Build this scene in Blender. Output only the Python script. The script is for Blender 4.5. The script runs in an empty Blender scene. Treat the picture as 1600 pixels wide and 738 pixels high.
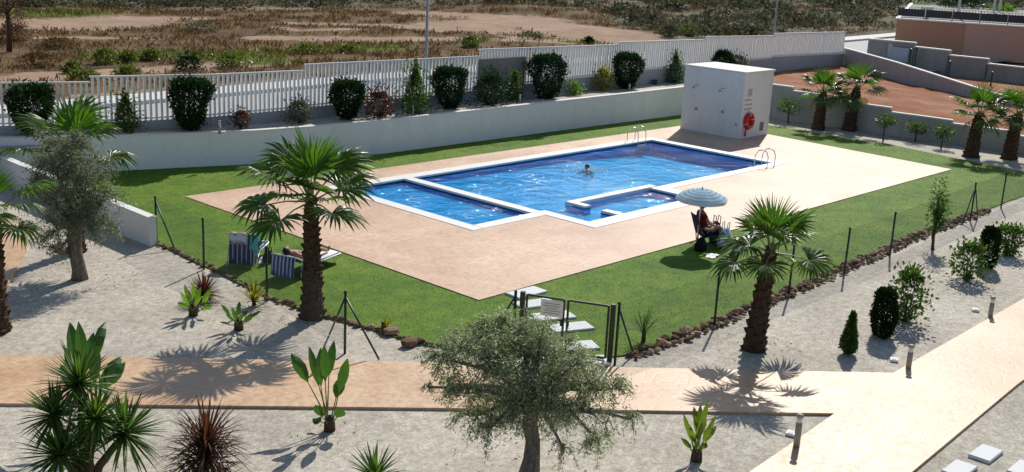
import bpy, bmesh, math, random
import numpy as np
from mathutils import Vector, Matrix, Quaternion, Euler
from mathutils.geometry import tessellate_polygon
random.seed(7); RNG = np.random.default_rng(7)
S = bpy.context.scene; COL = S.collection
PI = math.pi; R = math.radians
# ------------------------------------------------------------------ camera
CAM = np.array([0.0, 0.0, 8.0]); FPX = 1731.0
PIT, ROL, YAW = R(14.916), R(2.862), R(47.373)
def _axes():
    cp, sp, cy, sy = math.cos(PIT), math.sin(PIT), math.cos(YAW), math.sin(YAW)
    fw = np.array([cp*sy, cp*cy, -sp]); rt = np.array([cy, -sy, 0.0]); up = np.cross(rt, fw)
    return rt*math.cos(ROL)+up*math.sin(ROL), -rt*math.sin(ROL)+up*math.cos(ROL), fw
AX, AY, AF = _axes()
cd = bpy.data.cameras.new('camera'); cam = bpy.data.objects.new('camera', cd); COL.objects.link(cam)
cd.sensor_width = 36.0; cd.lens = 36.0*FPX/1600; cd.clip_start = 0.2; cd.clip_end = 6000
m = Matrix.Identity(4)
for i in range(3):
    m[i][0], m[i][1], m[i][2], m[i][3] = AX[i], AY[i], -AF[i], CAM[i]
cam.matrix_world = m; S.camera = cam
S.render.resolution_x, S.render.resolution_y = 1024, 472
# ------------------------------------------------------------------ light
SUN_AZ, SUN_EL = R(64.9), R(39.5)
w = bpy.data.worlds.new('World'); S.world = w; w.use_nodes = True
nt = w.node_tree; bg = nt.nodes['Background']
sk = nt.nodes.new('ShaderNodeTexSky'); sk.sky_type = 'NISHITA'; sk.sun_disc = False
sk.sun_elevation = SUN_EL; sk.sun_rotation = SUN_AZ; sk.air_density = 1.0; sk.dust_density = 0.8; sk.ozone_density = 1.5
nt.links.new(sk.outputs[0], bg.inputs[0]); bg.inputs[1].default_value = 0.095
sl = bpy.data.lights.new('sun', 'SUN'); so = bpy.data.objects.new('sun', sl); COL.objects.link(so)
sl.energy = 4.3; sl.angle = R(0.53); sl.color = (1.0, 0.955, 0.88)
SD = Vector((math.cos(SUN_EL)*math.sin(SUN_AZ), math.cos(SUN_EL)*math.cos(SUN_AZ), math.sin(SUN_EL)))
so.rotation_euler = SD.to_track_quat('Z', 'Y').to_euler(); so.location = (0, 0, 60)
S.view_settings.view_transform = 'Standard'; S.view_settings.look = 'None'
S.view_settings.exposure = 0.12; S.view_settings.gamma = 1.0
S.render.engine = 'CYCLES'
S.cycles.max_bounces = 8; S.cycles.transparent_max_bounces = 12; S.cycles.caustics_reflective = False
S.cycles.use_denoising = True
# ------------------------------------------------------------------ surveying: where a sight line through the photo meets the ground / a height
def ray(u, v): return AX*(u-800)/FPX - AY*(v-369)/FPX + AF
def G(u, v, z=0.0):
    d = ray(u, v); t = (z-CAM[2])/d[2]; p = CAM+t*d; return float(p[0]), float(p[1])
def HT(b, t, z=0.0):
    x, y = G(*b, z); d = ray(*t); k = (x*d[0]+y*d[1])/(d[0]**2+d[1]**2); return float(CAM[2]+k*d[2]-z)
def DIST(x, y, z=0): return float((np.array([x, y, z])-CAM)@AF)
# ------------------------------------------------------------------ materials
def mat(name, rough=0.7, spec=0.3):
    m = bpy.data.materials.new(name); m.use_nodes = True
    b = m.node_tree.nodes['Principled BSDF']; b.inputs['Roughness'].default_value = rough
    b.inputs['Specular IOR Level'].default_value = spec
    return m, m.node_tree, b
def N(nt, t, **kw):
    n = nt.nodes.new(t)
    for k, v in kw.items():
        if k in n.inputs.keys() if isinstance(k, str) else False: n.inputs[k].default_value = v
        else: setattr(n, k, v)
    return n
def ramp(nt, src, stops, interp='LINEAR'):
    r = nt.nodes.new('ShaderNodeValToRGB'); e = r.color_ramp; e.interpolation = interp
    while len(e.elements) < len(stops): e.elements.new(0.5)
    for el, (p, c) in zip(e.elements, stops): el.position = p; el.color = (*c, 1)
    nt.links.new(src, r.inputs[0]); return r.outputs[0]
def coords(nt, obj=False, scale=(1, 1, 1), rot=(0, 0, 0)):
    tc = nt.nodes.new('ShaderNodeTexCoord'); mp = nt.nodes.new('ShaderNodeMapping')
    mp.inputs['Scale'].default_value = scale; mp.inputs['Rotation'].default_value = rot
    if obj: nt.links.new(tc.outputs['Object'], mp.inputs[0])
    else:
        g = nt.nodes.new('ShaderNodeNewGeometry'); nt.links.new(g.outputs['Position'], mp.inputs[0])
    return mp.outputs[0]
def noise(nt, co, scale, detail=4, rough=0.55, dist=0.0):
    n = nt.nodes.new('ShaderNodeTexNoise'); n.inputs['Scale'].default_value = scale
    n.inputs['Detail'].default_value = detail; n.inputs['Roughness'].default_value = rough
    n.inputs['Distortion'].default_value = dist
    nt.links.new(co, n.inputs['Vector']); return n.outputs[0]
def voro(nt, co, scale, feature='F1', out=0, rnd=1.0):
    n = nt.nodes.new('ShaderNodeTexVoronoi'); n.feature = feature; n.inputs['Scale'].default_value = scale
    n.inputs['Randomness'].default_value = rnd
    nt.links.new(co, n.inputs['Vector']); return n.outputs[out]
def mixc(nt, fac, a, b, mode='MIX'):
    n = nt.nodes.new('ShaderNodeMix'); n.data_type = 'RGBA'; n.blend_type = mode
    for sock, v in ((0, fac), (6, a), (7, b)):
        if hasattr(v, 'is_linked') or hasattr(v, 'links'): nt.links.new(v, n.inputs[sock])
        elif sock == 0: n.inputs[0].default_value = v
        else: n.inputs[sock].default_value = (*v, 1)
    return n.outputs[2]
def mth(nt, op, a, b=None):
    n = nt.nodes.new('ShaderNodeMath'); n.operation = op
    for i, v in enumerate((a, b)):
        if v is None: continue
        if hasattr(v, 'links'): nt.links.new(v, n.inputs[i])
        else: n.inputs[i].default_value = v
    return n.outputs[0]
def bump(nt, b, h, strength=0.5, dist=0.02):
    n = nt.nodes.new('ShaderNodeBump'); n.inputs['Strength'].default_value = strength; n.inputs['Distance'].default_value = dist
    nt.links.new(h, n.inputs['Height']); nt.links.new(n.outputs[0], b.inputs['Normal']); return n
def island(nt): return nt.nodes.new('ShaderNodeNewGeometry').outputs['Random Per Island']
def objrand(nt): return nt.nodes.new('ShaderNodeObjectInfo').outputs['Random']

def painted(name, col, rough=0.6, var=0.12, spec=0.3, sc=1.2, grain=0.3, streak=0.0):
    m, nt, b = mat(name, rough, spec); co = coords(nt)
    a = noise(nt, co, sc, 5); f = noise(nt, co, sc*14, 4)
    c = mixc(nt, a, tuple(x*(1-var) for x in col), tuple(min(1, x*(1+var)) for x in col))
    if streak:   # rain streaks and patchy repairs
        st = noise(nt, coords(nt, False, (1.3, 1.3, .3)), 1.3, 6, .7); c = mixc(nt, streak, c, mixc(nt, 1.0, c, ramp(nt, st, [(.34, (.70, .69, .66)), (.5, (.97, .97, .96)), (.7, (1.04,)*3)]), 'MULTIPLY'))
    g = ramp(nt, f, [(0.3, (0.86,)*3), (0.7, (1.05,)*3)])
    nt.links.new(mixc(nt, grain, c, mixc(nt, 1.0, c, g, 'MULTIPLY')), b.inputs['Base Color'])
    bump(nt, b, f, 0.15, 0.01); return m
def leafmat(name, cols, trans=0.3, tcol=None, rough=0.45, spec=0.35):
    """cols = colours met from leaf to leaf"""
    m = bpy.data.materials.new(name); m.use_nodes = True; nt = m.node_tree; b = nt.nodes['Principled BSDF']
    b.inputs['Roughness'].default_value = rough; b.inputs['Specular IOR Level'].default_value = spec
    st = [(i/(max(1, len(cols)-1)), c) for i, c in enumerate(cols)]
    c = ramp(nt, island(nt), st)
    co = coords(nt); n = noise(nt, co, 2.5, 3)
    c = mixc(nt, 0.6, c, mixc(nt, 1.0, c, ramp(nt, n, [(0.3, (0.65,)*3), (0.7, (1.3,)*3)]), 'MULTIPLY'))
    nt.links.new(c, b.inputs['Base Color'])
    t = nt.nodes.new('ShaderNodeBsdfTranslucent'); mx = nt.nodes.new('ShaderNodeMixShader'); mx.inputs[0].default_value = trans
    tc = tcol or (1.5, 1.7, 0.6)
    tm = mixc(nt, 1.0, c, tuple(min(1, x*.6) for x in tc), 'MULTIPLY')
    g = nt.nodes.new('ShaderNodeVectorMath'); g.operation = 'SCALE'; g.inputs[3].default_value = 1.9
    nt.links.new(tm, g.inputs[0]); nt.links.new(g.outputs[0], t.inputs[0])
    out = nt.nodes['Material Output']
    nt.links.new(b.outputs[0], mx.inputs[1]); nt.links.new(t.outputs[0], mx.inputs[2]); nt.links.new(mx.outputs[0], out.inputs[0])
    return m
M = {}
def ground_mats():
    # pale limestone gravel
    m, nt, b = mat('limestone_gravel', 0.85, 0.2); co = coords(nt)
    v = nt.nodes.new('ShaderNodeTexVoronoi'); v.inputs['Scale'].default_value = 26; nt.links.new(co, v.inputs['Vector'])
    sep = nt.nodes.new('ShaderNodeSeparateColor'); nt.links.new(v.outputs['Color'], sep.inputs[0])
    c = ramp(nt, sep.outputs[0], [(0, (.38, .345, .295)), (.35, (.475, .437, .375)), (.7, (.53, .49, .425)), (1, (.61, .565, .495))])
    big = noise(nt, co, 0.45, 4); c = mixc(nt, 1.0, c, ramp(nt, big, [(.3, (.8, .78, .75)), (.7, (1.1, 1.09, 1.06))]), 'MULTIPLY')
    mid = noise(nt, co, 5.0, 4); c = mixc(nt, .7, c, mixc(nt, 1.0, c, ramp(nt, mid, [(.35, (.74, .72, .68)), (.65, (1.12,)*3)]), 'MULTIPLY'))
    nt.links.new(c, b.inputs['Base Color'])
    hh = mth(nt, 'ADD', mth(nt, 'MULTIPLY', v.outputs['Distance'], -1.0), mth(nt, 'MULTIPLY', mid, 0.8))
    bump(nt, b, hh, 0.4, 0.015); M['gravel'] = m
    # lawn soil/turf
    m, nt, b = mat('turf', 0.8, 0.15); co = coords(nt)
    n1 = noise(nt, co, 0.55, 5); n2 = noise(nt, co, 22, 4, .7); n3 = noise(nt, co, 2.6, 4)
    c = ramp(nt, n1, [(.3, (.068, .155, .008)), (.5, (.105, .205, .012)), (.72, (.16, .24, .022))])
    c = mixc(nt, 1.0, c, ramp(nt, n2, [(.25, (.45,)*3), (.75, (1.35,)*3)]), 'MULTIPLY')
    c = mixc(nt, 1.0, c, ramp(nt, n3, [(.3, (.72, .75, .7)), (.7, (1.2, 1.12, 1.0))]), 'MULTIPLY')
    nt.links.new(c, b.inputs['Base Color']); bump(nt, b, n2, 0.6, 0.02); M['turf'] = m
    # stamped concrete
    def stamped(name, lo, hi, rough, pat, spec=.36):
        m, nt, b = mat(name, rough, spec); co = coords(nt)
        n1 = noise(nt, co, 0.8, 6, .62); n2 = noise(nt, co, 7, 5, .65)
        c = ramp(nt, n1, [(.28, lo), (.72, hi)])
        c = mixc(nt, .8, c, mixc(nt, 1.0, c, ramp(nt, n2, [(.3, (.76, .67, .62)), (.55, (1.02, 1.0, .98)), (.75, (1.14, 1.13, 1.12))]), 'MULTIPLY'))
        wob = nt.nodes.new('ShaderNodeVectorMath'); wob.operation = 'ADD'
        nn = nt.nodes.new('ShaderNodeTexNoise'); nn.inputs['Scale'].default_value = 3; nt.links.new(co, nn.inputs['Vector'])
        sc = nt.nodes.new('ShaderNodeVectorMath'); sc.operation = 'SCALE'; sc.inputs[3].default_value = 0.22
        nt.links.new(nn.outputs[1], sc.inputs[0]); nt.links.new(co, wob.inputs[0]); nt.links.new(sc.outputs[0], wob.inputs[1])
        e = voro(nt, wob.outputs[0], pat, 'DISTANCE_TO_EDGE')
        cr = ramp(nt, e, [(0.0, (.86, .82, .80)), (.03, (1, 1, 1))])
        n4 = noise(nt, co, .35, 5, .6); c = mixc(nt, .8, c, mixc(nt, 1.0, c, ramp(nt, n4, [(.36, (.84, .77, .72)), (.58, (1.05, 1.05, 1.04))]), 'MULTIPLY')); nt.links.new(mixc(nt, mth(nt, 'MULTIPLY', n1, 1.1), c, mixc(nt, 1.0, c, cr, 'MULTIPLY')), b.inputs['Base Color'])
        es = ramp(nt, e, [(0, (0, 0, 0)), (.06, (1, 1, 1))])
        hh = mth(nt, 'ADD', mth(nt, 'MULTIPLY', es, .35), n2)
        bump(nt, b, hh, 0.35, 0.012)
        rr = ramp(nt, n2, [(.3, (rough-.08,)*3), (.7, (rough+.1,)*3)]); nt.links.new(rr, b.inputs['Roughness'])
        return m
    M['deck'] = stamped('stamped_concrete_deck', (.56, .375, .255), (.69, .50, .36), .52, 2.6, .31)
    M['path'] = stamped('stamped_concrete_path', (.53, .34, .19), (.65, .46, .295), .46, 3.0, .40)
    M['coping'] = painted('white_coping_stone', (.74, .72, .67), .5, .05, .45)
    M['soil'] = None
    m, nt, b = mat('red_soil', .95, .1); co = coords(nt)
    n1 = noise(nt, co, .35, 6); n2 = noise(nt, co, 9, 5, .7)
    c = ramp(nt, n1, [(.3, (.27, .10, .048)), (.5, (.34, .155, .085)), (.72, (.42, .25, .165))])
    c = mixc(nt, 1.0, c, ramp(nt, n2, [(.3, (.7,)*3), (.7, (1.2,)*3)]), 'MULTIPLY')
    nt.links.new(c, b.inputs['Base Color']); bump(nt, b, n2, .9, .06); M['soil'] = m
    M['street'] = painted('worn_concrete_street', (.40, .40, .39), .8, .1, .25, .3)
    M['pavement'] = painted('pale_pavement', (.62, .61, .58), .8, .07, .25, .6)
    # field: dry weeds and bare sandy tracks, painted by vertex attributes of the place itself
    m, nt, b = mat('dry_field', .95, .1); co = coords(nt)
    def attr(n):
        a = nt.nodes.new('ShaderNodeAttribute'); a.attribute_name = n; return a.outputs['Fac']
    n1 = noise(nt, co, .16, 6, .65); n2 = noise(nt, co, 1.3, 6, .7); n3 = noise(nt, co, .5, 5, .65)
    dry = ramp(nt, n1, [(.3, (.085, .056, .028)), (.5, (.15, .094, .046)), (.68, (.215, .14, .07))])
    dry = mixc(nt, 1.0, dry, ramp(nt, n2, [(.3, (.5,)*3), (.7, (1.35,)*3)]), 'MULTIPLY')
    sand = ramp(nt, n3, [(.3, (.29, .185, .12)), (.7, (.42, .295, .21))])
    gr = ramp(nt, n2, [(.3, (.06, .085, .016)), (.7, (.16, .17, .035))])
    sf = mth(nt, 'ADD', attr('sand'), mth(nt, 'MULTIPLY', mth(nt, 'SUBTRACT', n2, .5), 1.3))
    sf = ramp(nt, sf, [(.42, (0,)*3), (.62, (1,)*3)])
    gf = ramp(nt, mth(nt, 'ADD', attr('green'), mth(nt, 'MULTIPLY', mth(nt, 'SUBTRACT', n2, .5), 1.6)), [(.45, (0,)*3), (.75, (1,)*3)])
    sc_ = ramp(nt, n2, [(.3, (.09, .092, .062)), (.55, (.16, .15, .105)), (.75, (.28, .25, .19))])
    c = mixc(nt, gf, mixc(nt, sf, dry, sand), gr)
    c = mixc(nt, attr('scrub'), c, sc_)
    nt.links.new(c, b.inputs['Base Color']); bump(nt, b, n2, 1.0, .15); M['field'] = m
ground_mats()
M['wall_white'] = painted('white_render_wall', (.80, .80, .79), .75, .05, .2, .5, .45, .22)
M['wall_cap'] = painted('white_wall_cap', (.74, .72, .69), .7, .05, .2, .9)
M['wall_grey'] = painted('grey_cement_render', (.40, .39, .375), .85, .12, .2, .7, .7, .4)
M['block_grey'] = painted('raw_concrete_block_wall', (.33, .315, .295), .9, .2, .15, .45, .9, .8)
M['fence_base'] = painted('grey_concrete_plinth', (.40, .41, .41), .85, .12, .2, .6, .6)
M['picket'] = painted('white_fence_metal', (.80, .79, .76), .4, .03, .4)
M['terra_a'] = painted('terracotta_render', (.52, .265, .165), .85, .1, .15, .3, .4)
M['terra_b'] = painted('salmon_render', (.60, .35, .26), .85, .08, .15, .3, .4)
M['tan_panel'] = painted('tan_grey_panel', (.27, .245, .205), .8, .16, .2, .8, .6)
M['blue_panel'] = painted('faded_pale_blue_panel', (.42, .47, .52), .7, .25, .2, 2.5, .8)
M['green_metal'] = painted('dark_green_metal', (.012, .03, .018), .4, .15, .45, 3)
M['steel'] = painted('pool_steel', (.62, .63, .64), .18, .03, .5); M['steel'].node_tree.nodes['Principled BSDF'].inputs['Metallic'].default_value = .9
M['grey_metal'] = painted('grey_galvanised_metal', (.34, .34, .33), .5, .06, .4)
M['dark_metal'] = painted('dark_metal', (.05, .05, .055), .5, .1, .4)
M['bollard'] = painted('greenish_grey_bollard', (.36, .33, .26), .55, .1, .35, 4)
M['dark_screen'] = painted('dark_shade_screen', (.075, .08, .08), .8, .2, .2, .8)
M['slab'] = painted('pale_blue_grey_slab', (.66, .68, .67), .7, .06, .3, 2, .5)
M['white'] = painted('white_plastic', (.8, .8, .79), .4, .03, .4)
M['red'] = painted('red_plastic', (.50, .02, .018), .45, .12, .4, 3)
M['dark_ink'] = painted('faded_ink', (.22, .21, .21), .8, .1)
M['red_ink'] = painted('faded_red_ink', (.42, .1, .1), .8, .1)
M['hole'] = painted('dark_vent', (.12, .115, .11), .8, .1)
def bark(name, a, bcol, sc=14):
    m, nt, b = mat(name, .95, .1); co = coords(nt, True, (1, 1, .35))
    n = noise(nt, co, sc, 6, .7); k = noise(nt, co, sc*4, 4, .7)
    c = ramp(nt, n, [(.3, a), (.7, bcol)]); c = mixc(nt, .8, c, mixc(nt, 1.0, c, ramp(nt, k, [(.3, (.55,)*3), (.7, (1.3,)*3)]), 'MULTIPLY'))
    nt.links.new(c, b.inputs['Base Color']); bump(nt, b, n, 1.0, .03); return m
M['palm_bark'] = bark('palm_bark', (.04, .024, .016), (.12, .075, .048))
M['olive_bark'] = bark('olive_bark', (.10, .082, .066), (.27, .23, .19))
M['twig'] = bark('brown_twig', (.05, .035, .022), (.14, .10, .065))
def rockmat():
    m, nt, b = mat('brown_rock', .9, .15); co = coords(nt)
    n = noise(nt, co, 16, 5, .65)
    c = ramp(nt, objrand(nt), [(0, (.12, .07, .045)), (.4, (.20, .115, .07)), (.75, (.30, .19, .12)), (1, (.38, .29, .21))])
    c = mixc(nt, 1.0, c, ramp(nt, n, [(.3, (.6,)*3), (.7, (1.25,)*3)]), 'MULTIPLY')
    nt.links.new(c, b.inputs['Base Color']); bump(nt, b, n, .8, .02); M['rock'] = m
rockmat()
M['palm_leaf'] = leafmat('fan_palm_leaf', [(.03, .075, .014), (.055, .11, .018), (.10, .155, .028)], .38, None, .38, .45)
M['palm_young'] = leafmat('young_fan_palm_leaf', [(.05, .125, .016), (.09, .175, .024)], .36)
M['petiole'] = painted('palm_petiole', (.17, .19, .06), .5, .15, .35, 5)
M['dry_leaf'] = leafmat('dry_palm_leaf', [(.30, .24, .12), (.24, .17, .08)], .3, (1.4, 1.2, .7))
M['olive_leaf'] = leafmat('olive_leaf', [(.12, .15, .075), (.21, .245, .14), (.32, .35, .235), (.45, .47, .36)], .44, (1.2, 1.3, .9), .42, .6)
M['olive_shade'] = leafmat('shaded_olive_leaf', [(.07, .095, .05), (.13, .155, .09), (.20, .225, .145), (.33, .345, .26)], .32, (1.2, 1.3, .9), .5, .5)  # darker copy of the olive leaf: left crown's shadow side put into the colour
M['dark_leaf'] = leafmat('dark_hedge_leaf', [(.008, .028, .01), (.014, .042, .014), (.026, .062, .02)], .15, None, .5, .2)
M['cypress_leaf'] = leafmat('cypress_leaf', [(.012, .028, .008), (.024, .045, .012)], .12, None, .7, .1)
M['mid_leaf'] = leafmat('mid_green_leaf', [(.03, .075, .014), (.055, .11, .02), (.09, .15, .03)], .32)
M['bright_leaf'] = leafmat('bright_green_leaf', [(.075, .15, .02), (.12, .2, .03), (.2, .25, .045)], .4)
M['yellow_leaf'] = leafmat('yellow_green_leaf', [(.13, .16, .02), (.25, .25, .03), (.38, .33, .05)], .35, (1.5, 1.4, .5))
M['lime_leaf'] = leafmat('lime_green_leaf', [(.06, .11, .02), (.13, .18, .025), (.26, .28, .04)], .35)
M['red_leaf'] = leafmat('reddish_leaf', [(.05, .022, .016), (.11, .042, .026), (.08, .07, .025)], .3, (1.5, .9, .6))
M['cordy_leaf'] = leafmat('dark_red_cordyline_leaf', [(.045, .022, .014), (.085, .042, .024), (.14, .075, .04)], .3, (1.5, .9, .6))
M['yucca_leaf'] = leafmat('yucca_leaf', [(.03, .08, .014), (.06, .125, .022), (.115, .18, .036)], .3)
M['strel_leaf'] = leafmat('strelitzia_leaf', [(.03, .085, .018), (.05, .115, .022), (.08, .15, .028)], .32)
M['grey_leaf'] = leafmat('dusty_scrub_leaf', [(.07, .08, .05), (.13, .135, .09), (.21, .20, .145)], .22, (1.1, 1.1, .8), .8, .1)
M['scrub_leaf'] = leafmat('scrub_leaf', [(.035, .045, .025), (.065, .075, .042), (.11, .11, .07), (.17, .16, .115)], .22, (1.1, 1.1, .8), .8, .1)
M['dry_grass'] = leafmat('dry_weed', [(.09, .058, .028), (.16, .105, .05), (.25, .18, .09)], .2, (1.3, 1.1, .7), .9, .05)
M['green_weed'] = leafmat('green_weed', [(.05, .08, .016), (.1, .13, .025), (.16, .17, .04)], .3)
M['grass'] = leafmat('lawn_blade', [(.073, .165, .008), (.11, .215, .013), (.168, .255, .024)], .35, (1.5, 1.6, .5), .6, .15)
def watermat():
    m = bpy.data.materials.new('pool_water'); m.use_nodes = True; nt = m.node_tree
    nt.nodes.remove(nt.nodes['Principled BSDF']); out = nt.nodes['Material Output']
    co = coords(nt)
    n1 = noise(nt, co, 1.3, 3, .55, .6); n2 = noise(nt, co, 6.5, 2, .55, .4)
    h = mth(nt, 'ADD', n1, mth(nt, 'MULTIPLY', n2, .34))
    n3 = noise(nt, co, 15, 2, .5, .2); h = mth(nt, 'ADD', h, mth(nt, 'MULTIPLY', n3, .16))
    # livelier water towards the paddling end and the spa jets, calm at the far right end
    sx = nt.nodes.new('ShaderNodeSeparateXYZ'); nt.links.new(co, sx.inputs[0])
    mr = nt.nodes.new('ShaderNodeMapRange'); mr.inputs[1].default_value = 22; mr.inputs[2].default_value = 35; mr.inputs[3].default_value = 1.0; mr.inputs[4].default_value = .35; nt.links.new(sx.outputs[0], mr.inputs[0])
    h = mth(nt, 'MULTIPLY', h, mth(nt, 'MULTIPLY', mr.outputs[0], ramp(nt, noise(nt, co, .5, 2), [(.35, (.45,)*3), (.6, (1.0,)*3)])))
    bp = nt.nodes.new('ShaderNodeBump'); bp.inputs['Strength'].default_value = 1.0; bp.inputs['Distance'].default_value = .30
    nt.links.new(h, bp.inputs['Height'])
    gl = nt.nodes.new('ShaderNodeBsdfGlossy'); gl.inputs['Roughness'].default_value = .05; nt.links.new(bp.outputs[0], gl.inputs['Normal'])
    tr = nt.nodes.new('ShaderNodeBsdfTransparent'); tr.inputs[0].default_value = (.36, .90, .998, 1)
    rf = nt.nodes.new('ShaderNodeBsdfRefraction')
    ge = nt.nodes.new('ShaderNodeNewGeometry'); dp = nt.nodes.new('ShaderNodeVectorMath'); dp.operation = 'DOT_PRODUCT'
    nt.links.new(ge.outputs['Incoming'], dp.inputs[0]); nt.links.new(bp.outputs[0], dp.inputs[1])
    cs = mth(nt, 'MINIMUM', mth(nt, 'ABSOLUTE', dp.outputs['Value']), 1.0)
    fres = mth(nt, 'ADD', mth(nt, 'MULTIPLY', mth(nt, 'POWER', mth(nt, 'SUBTRACT', 1.0, cs), 5.0), .98), .02)
    mx = nt.nodes.new('ShaderNodeMixShader'); nt.links.new(fres, mx.inputs[0])
    nt.links.new(tr.outputs[0], mx.inputs[1]); nt.links.new(gl.outputs[0], mx.inputs[2]); nt.links.new(mx.outputs[0], out.inputs[0])
    nt.nodes.remove(rf); M['water'] = m
    m, nt, b = mat('blue_mosaic_tile', .3, .5); co = coords(nt)
    n = noise(nt, co, 1.2, 4); v = nt.nodes.new('ShaderNodeTexVoronoi'); v.inputs['Scale'].default_value = 18; v.inputs['Randomness'].default_value = .1
    nt.links.new(co, v.inputs['Vector']); sep = nt.nodes.new('ShaderNodeSeparateColor'); nt.links.new(v.outputs[1], sep.inputs[0])
    c = ramp(nt, sep.outputs[0], [(0, (.015, .37, .82)), (1, (.03, .50, .97))])
    # net of light the ripples throw is left to the renderer; only tile tint varies
    c = mixc(nt, .4, c, ramp(nt, n, [(.3, (.015, .38, .84)), (.7, (.03, .49, .97))]))
    nt.links.new(c, b.inputs['Base Color']); M['tile'] = m
watermat()
def stripes(name, a, bcol, axis, freq, duty=.5):
    m, nt, b = mat(name, .85, .15); co = coords(nt, True)
    sx = nt.nodes.new('ShaderNodeSeparateXYZ'); nt.links.new(co, sx.inputs[0])
    f = mth(nt, 'FRACT', mth(nt, 'MULTIPLY', mth(nt, 'ADD', sx.outputs[axis], 10.0), freq))
    f = mth(nt, 'GREATER_THAN', f, duty); n = noise(nt, co, 30, 3)
    c = mixc(nt, f, a, bcol); nt.links.new(mixc(nt, .4, c, mixc(nt, 1.0, c, ramp(nt, n, [(.3, (.8,)*3), (.7, (1.1,)*3)]), 'MULTIPLY')), b.inputs['Base Color'])
    return m
M['sling'] = stripes('navy_and_white_striped_canvas', (.015, .03, .13), (.42, .45, .55), 1, 9.0, .74)
M['sling_wide'] = stripes('blue_and_white_striped_canvas', (.03, .08, .34), (.6, .64, .74), 1, 9.5, .62)
M['pink_stripe'] = stripes('pink_and_white_striped_towel', (.62, .40, .38), (.8, .78, .75), 0, 7, .5)
M['blue_stripe'] = stripes('blue_and_white_striped_cloth', (.12, .24, .42), (.74, .78, .8), 0, 12, .5)
def cloth(name, c): return painted(name, c, .9, .12, .1, 6, .6)
M['turq'] = cloth('turquoise_towel', (.16, .62, .68)); M['navy'] = cloth('navy_cloth', (.015, .022, .06)); M['wine'] = cloth('dark_red_cloth', (.16, .02, .02))
M['white_cloth'] = cloth('white_cloth', (.75, .74, .72)); M['black_bag'] = cloth('black_bag', (.015, .015, .02)); M['par_blue'] = cloth('pale_blue_parasol_cloth', (.28, .54, .78)); M['par_white'] = cloth('white_parasol_cloth', (.64, .76, .84))
for k in ('par_blue', 'par_white'):
    nt = M[k].node_tree; b = nt.nodes['Principled BSDF']; t = nt.nodes.new('ShaderNodeBsdfTranslucent'); mx = nt.nodes.new('ShaderNodeMixShader'); mx.inputs[0].default_value = .35
    t.inputs[0].default_value = (.35, .55, .7, 1) if k == 'par_blue' else (.75, .8, .82, 1)
    nt.links.new(b.outputs[0], mx.inputs[1]); nt.links.new(t.outputs[0], mx.inputs[2]); nt.links.new(mx.outputs[0], nt.nodes['Material Output'].inputs[0])
M['skin'] = painted('tanned_skin', (.42, .22, .135), .55, .06, .35, 4); M['hair'] = painted('dark_hair', (.012, .009, .007), .5, .2, .35, 30)
# ------------------------------------------------------------------ object helpers
def tag(o, label=None, cat=None, group=None, kind=None):
    if label: o['label'] = label
    if cat: o['category'] = cat
    if group: o['group'] = group
    if kind: o['kind'] = kind
    return o
def empty(name, loc=(0, 0, 0), rz=0, label=None, cat=None, group=None, sc=1.0):
    o = bpy.data.objects.new(name, None); o.empty_display_size = .2; COL.objects.link(o)
    o.location = loc; o.rotation_euler = (0, 0, rz); o.scale = (sc,)*3
    return tag(o, label, cat, group)
def link(name, me, parent=None, kind=None, loc=None):
    o = bpy.data.objects.new(name, me); COL.objects.link(o)
    if parent is not None: o.parent = parent
    if kind: o['kind'] = kind
    if loc is not None: o.location = loc
    return o
def mesh(name, V, F, mats, idx=None, smooth=False):
    me = bpy.data.meshes.new(name); me.from_pydata([tuple(map(float, v)) for v in V], [], F)
    for mm in (mats if isinstance(mats, (list, tuple)) else [mats]): me.materials.append(mm)
    if idx is not None: me.polygons.foreach_set('material_index', np.array(idx, dtype=np.int32))
    if smooth: me.polygons.foreach_set('use_smooth', np.ones(len(me.polygons), dtype=bool))
    me.update(); return me
def quads(name, V, mat_, smooth=False, n=4):
    """V: (k*n,3) array, every n points one face"""
    V = np.asarray(V, dtype=np.float32).reshape(-1, 3); k = len(V)//n
    me = bpy.data.meshes.new(name); me.vertices.add(len(V)); me.vertices.foreach_set('co', V.ravel())
    me.loops.add(k*n); me.loops.foreach_set('vertex_index', np.arange(k*n, dtype=np.int32))
    me.polygons.add(k); me.polygons.foreach_set('loop_start', np.arange(0, k*n, n, dtype=np.int32)); me.polygons.foreach_set('loop_total', np.full(k, n, dtype=np.int32))
    me.materials.append(mat_); me.update(calc_edges=True)
    return me
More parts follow.
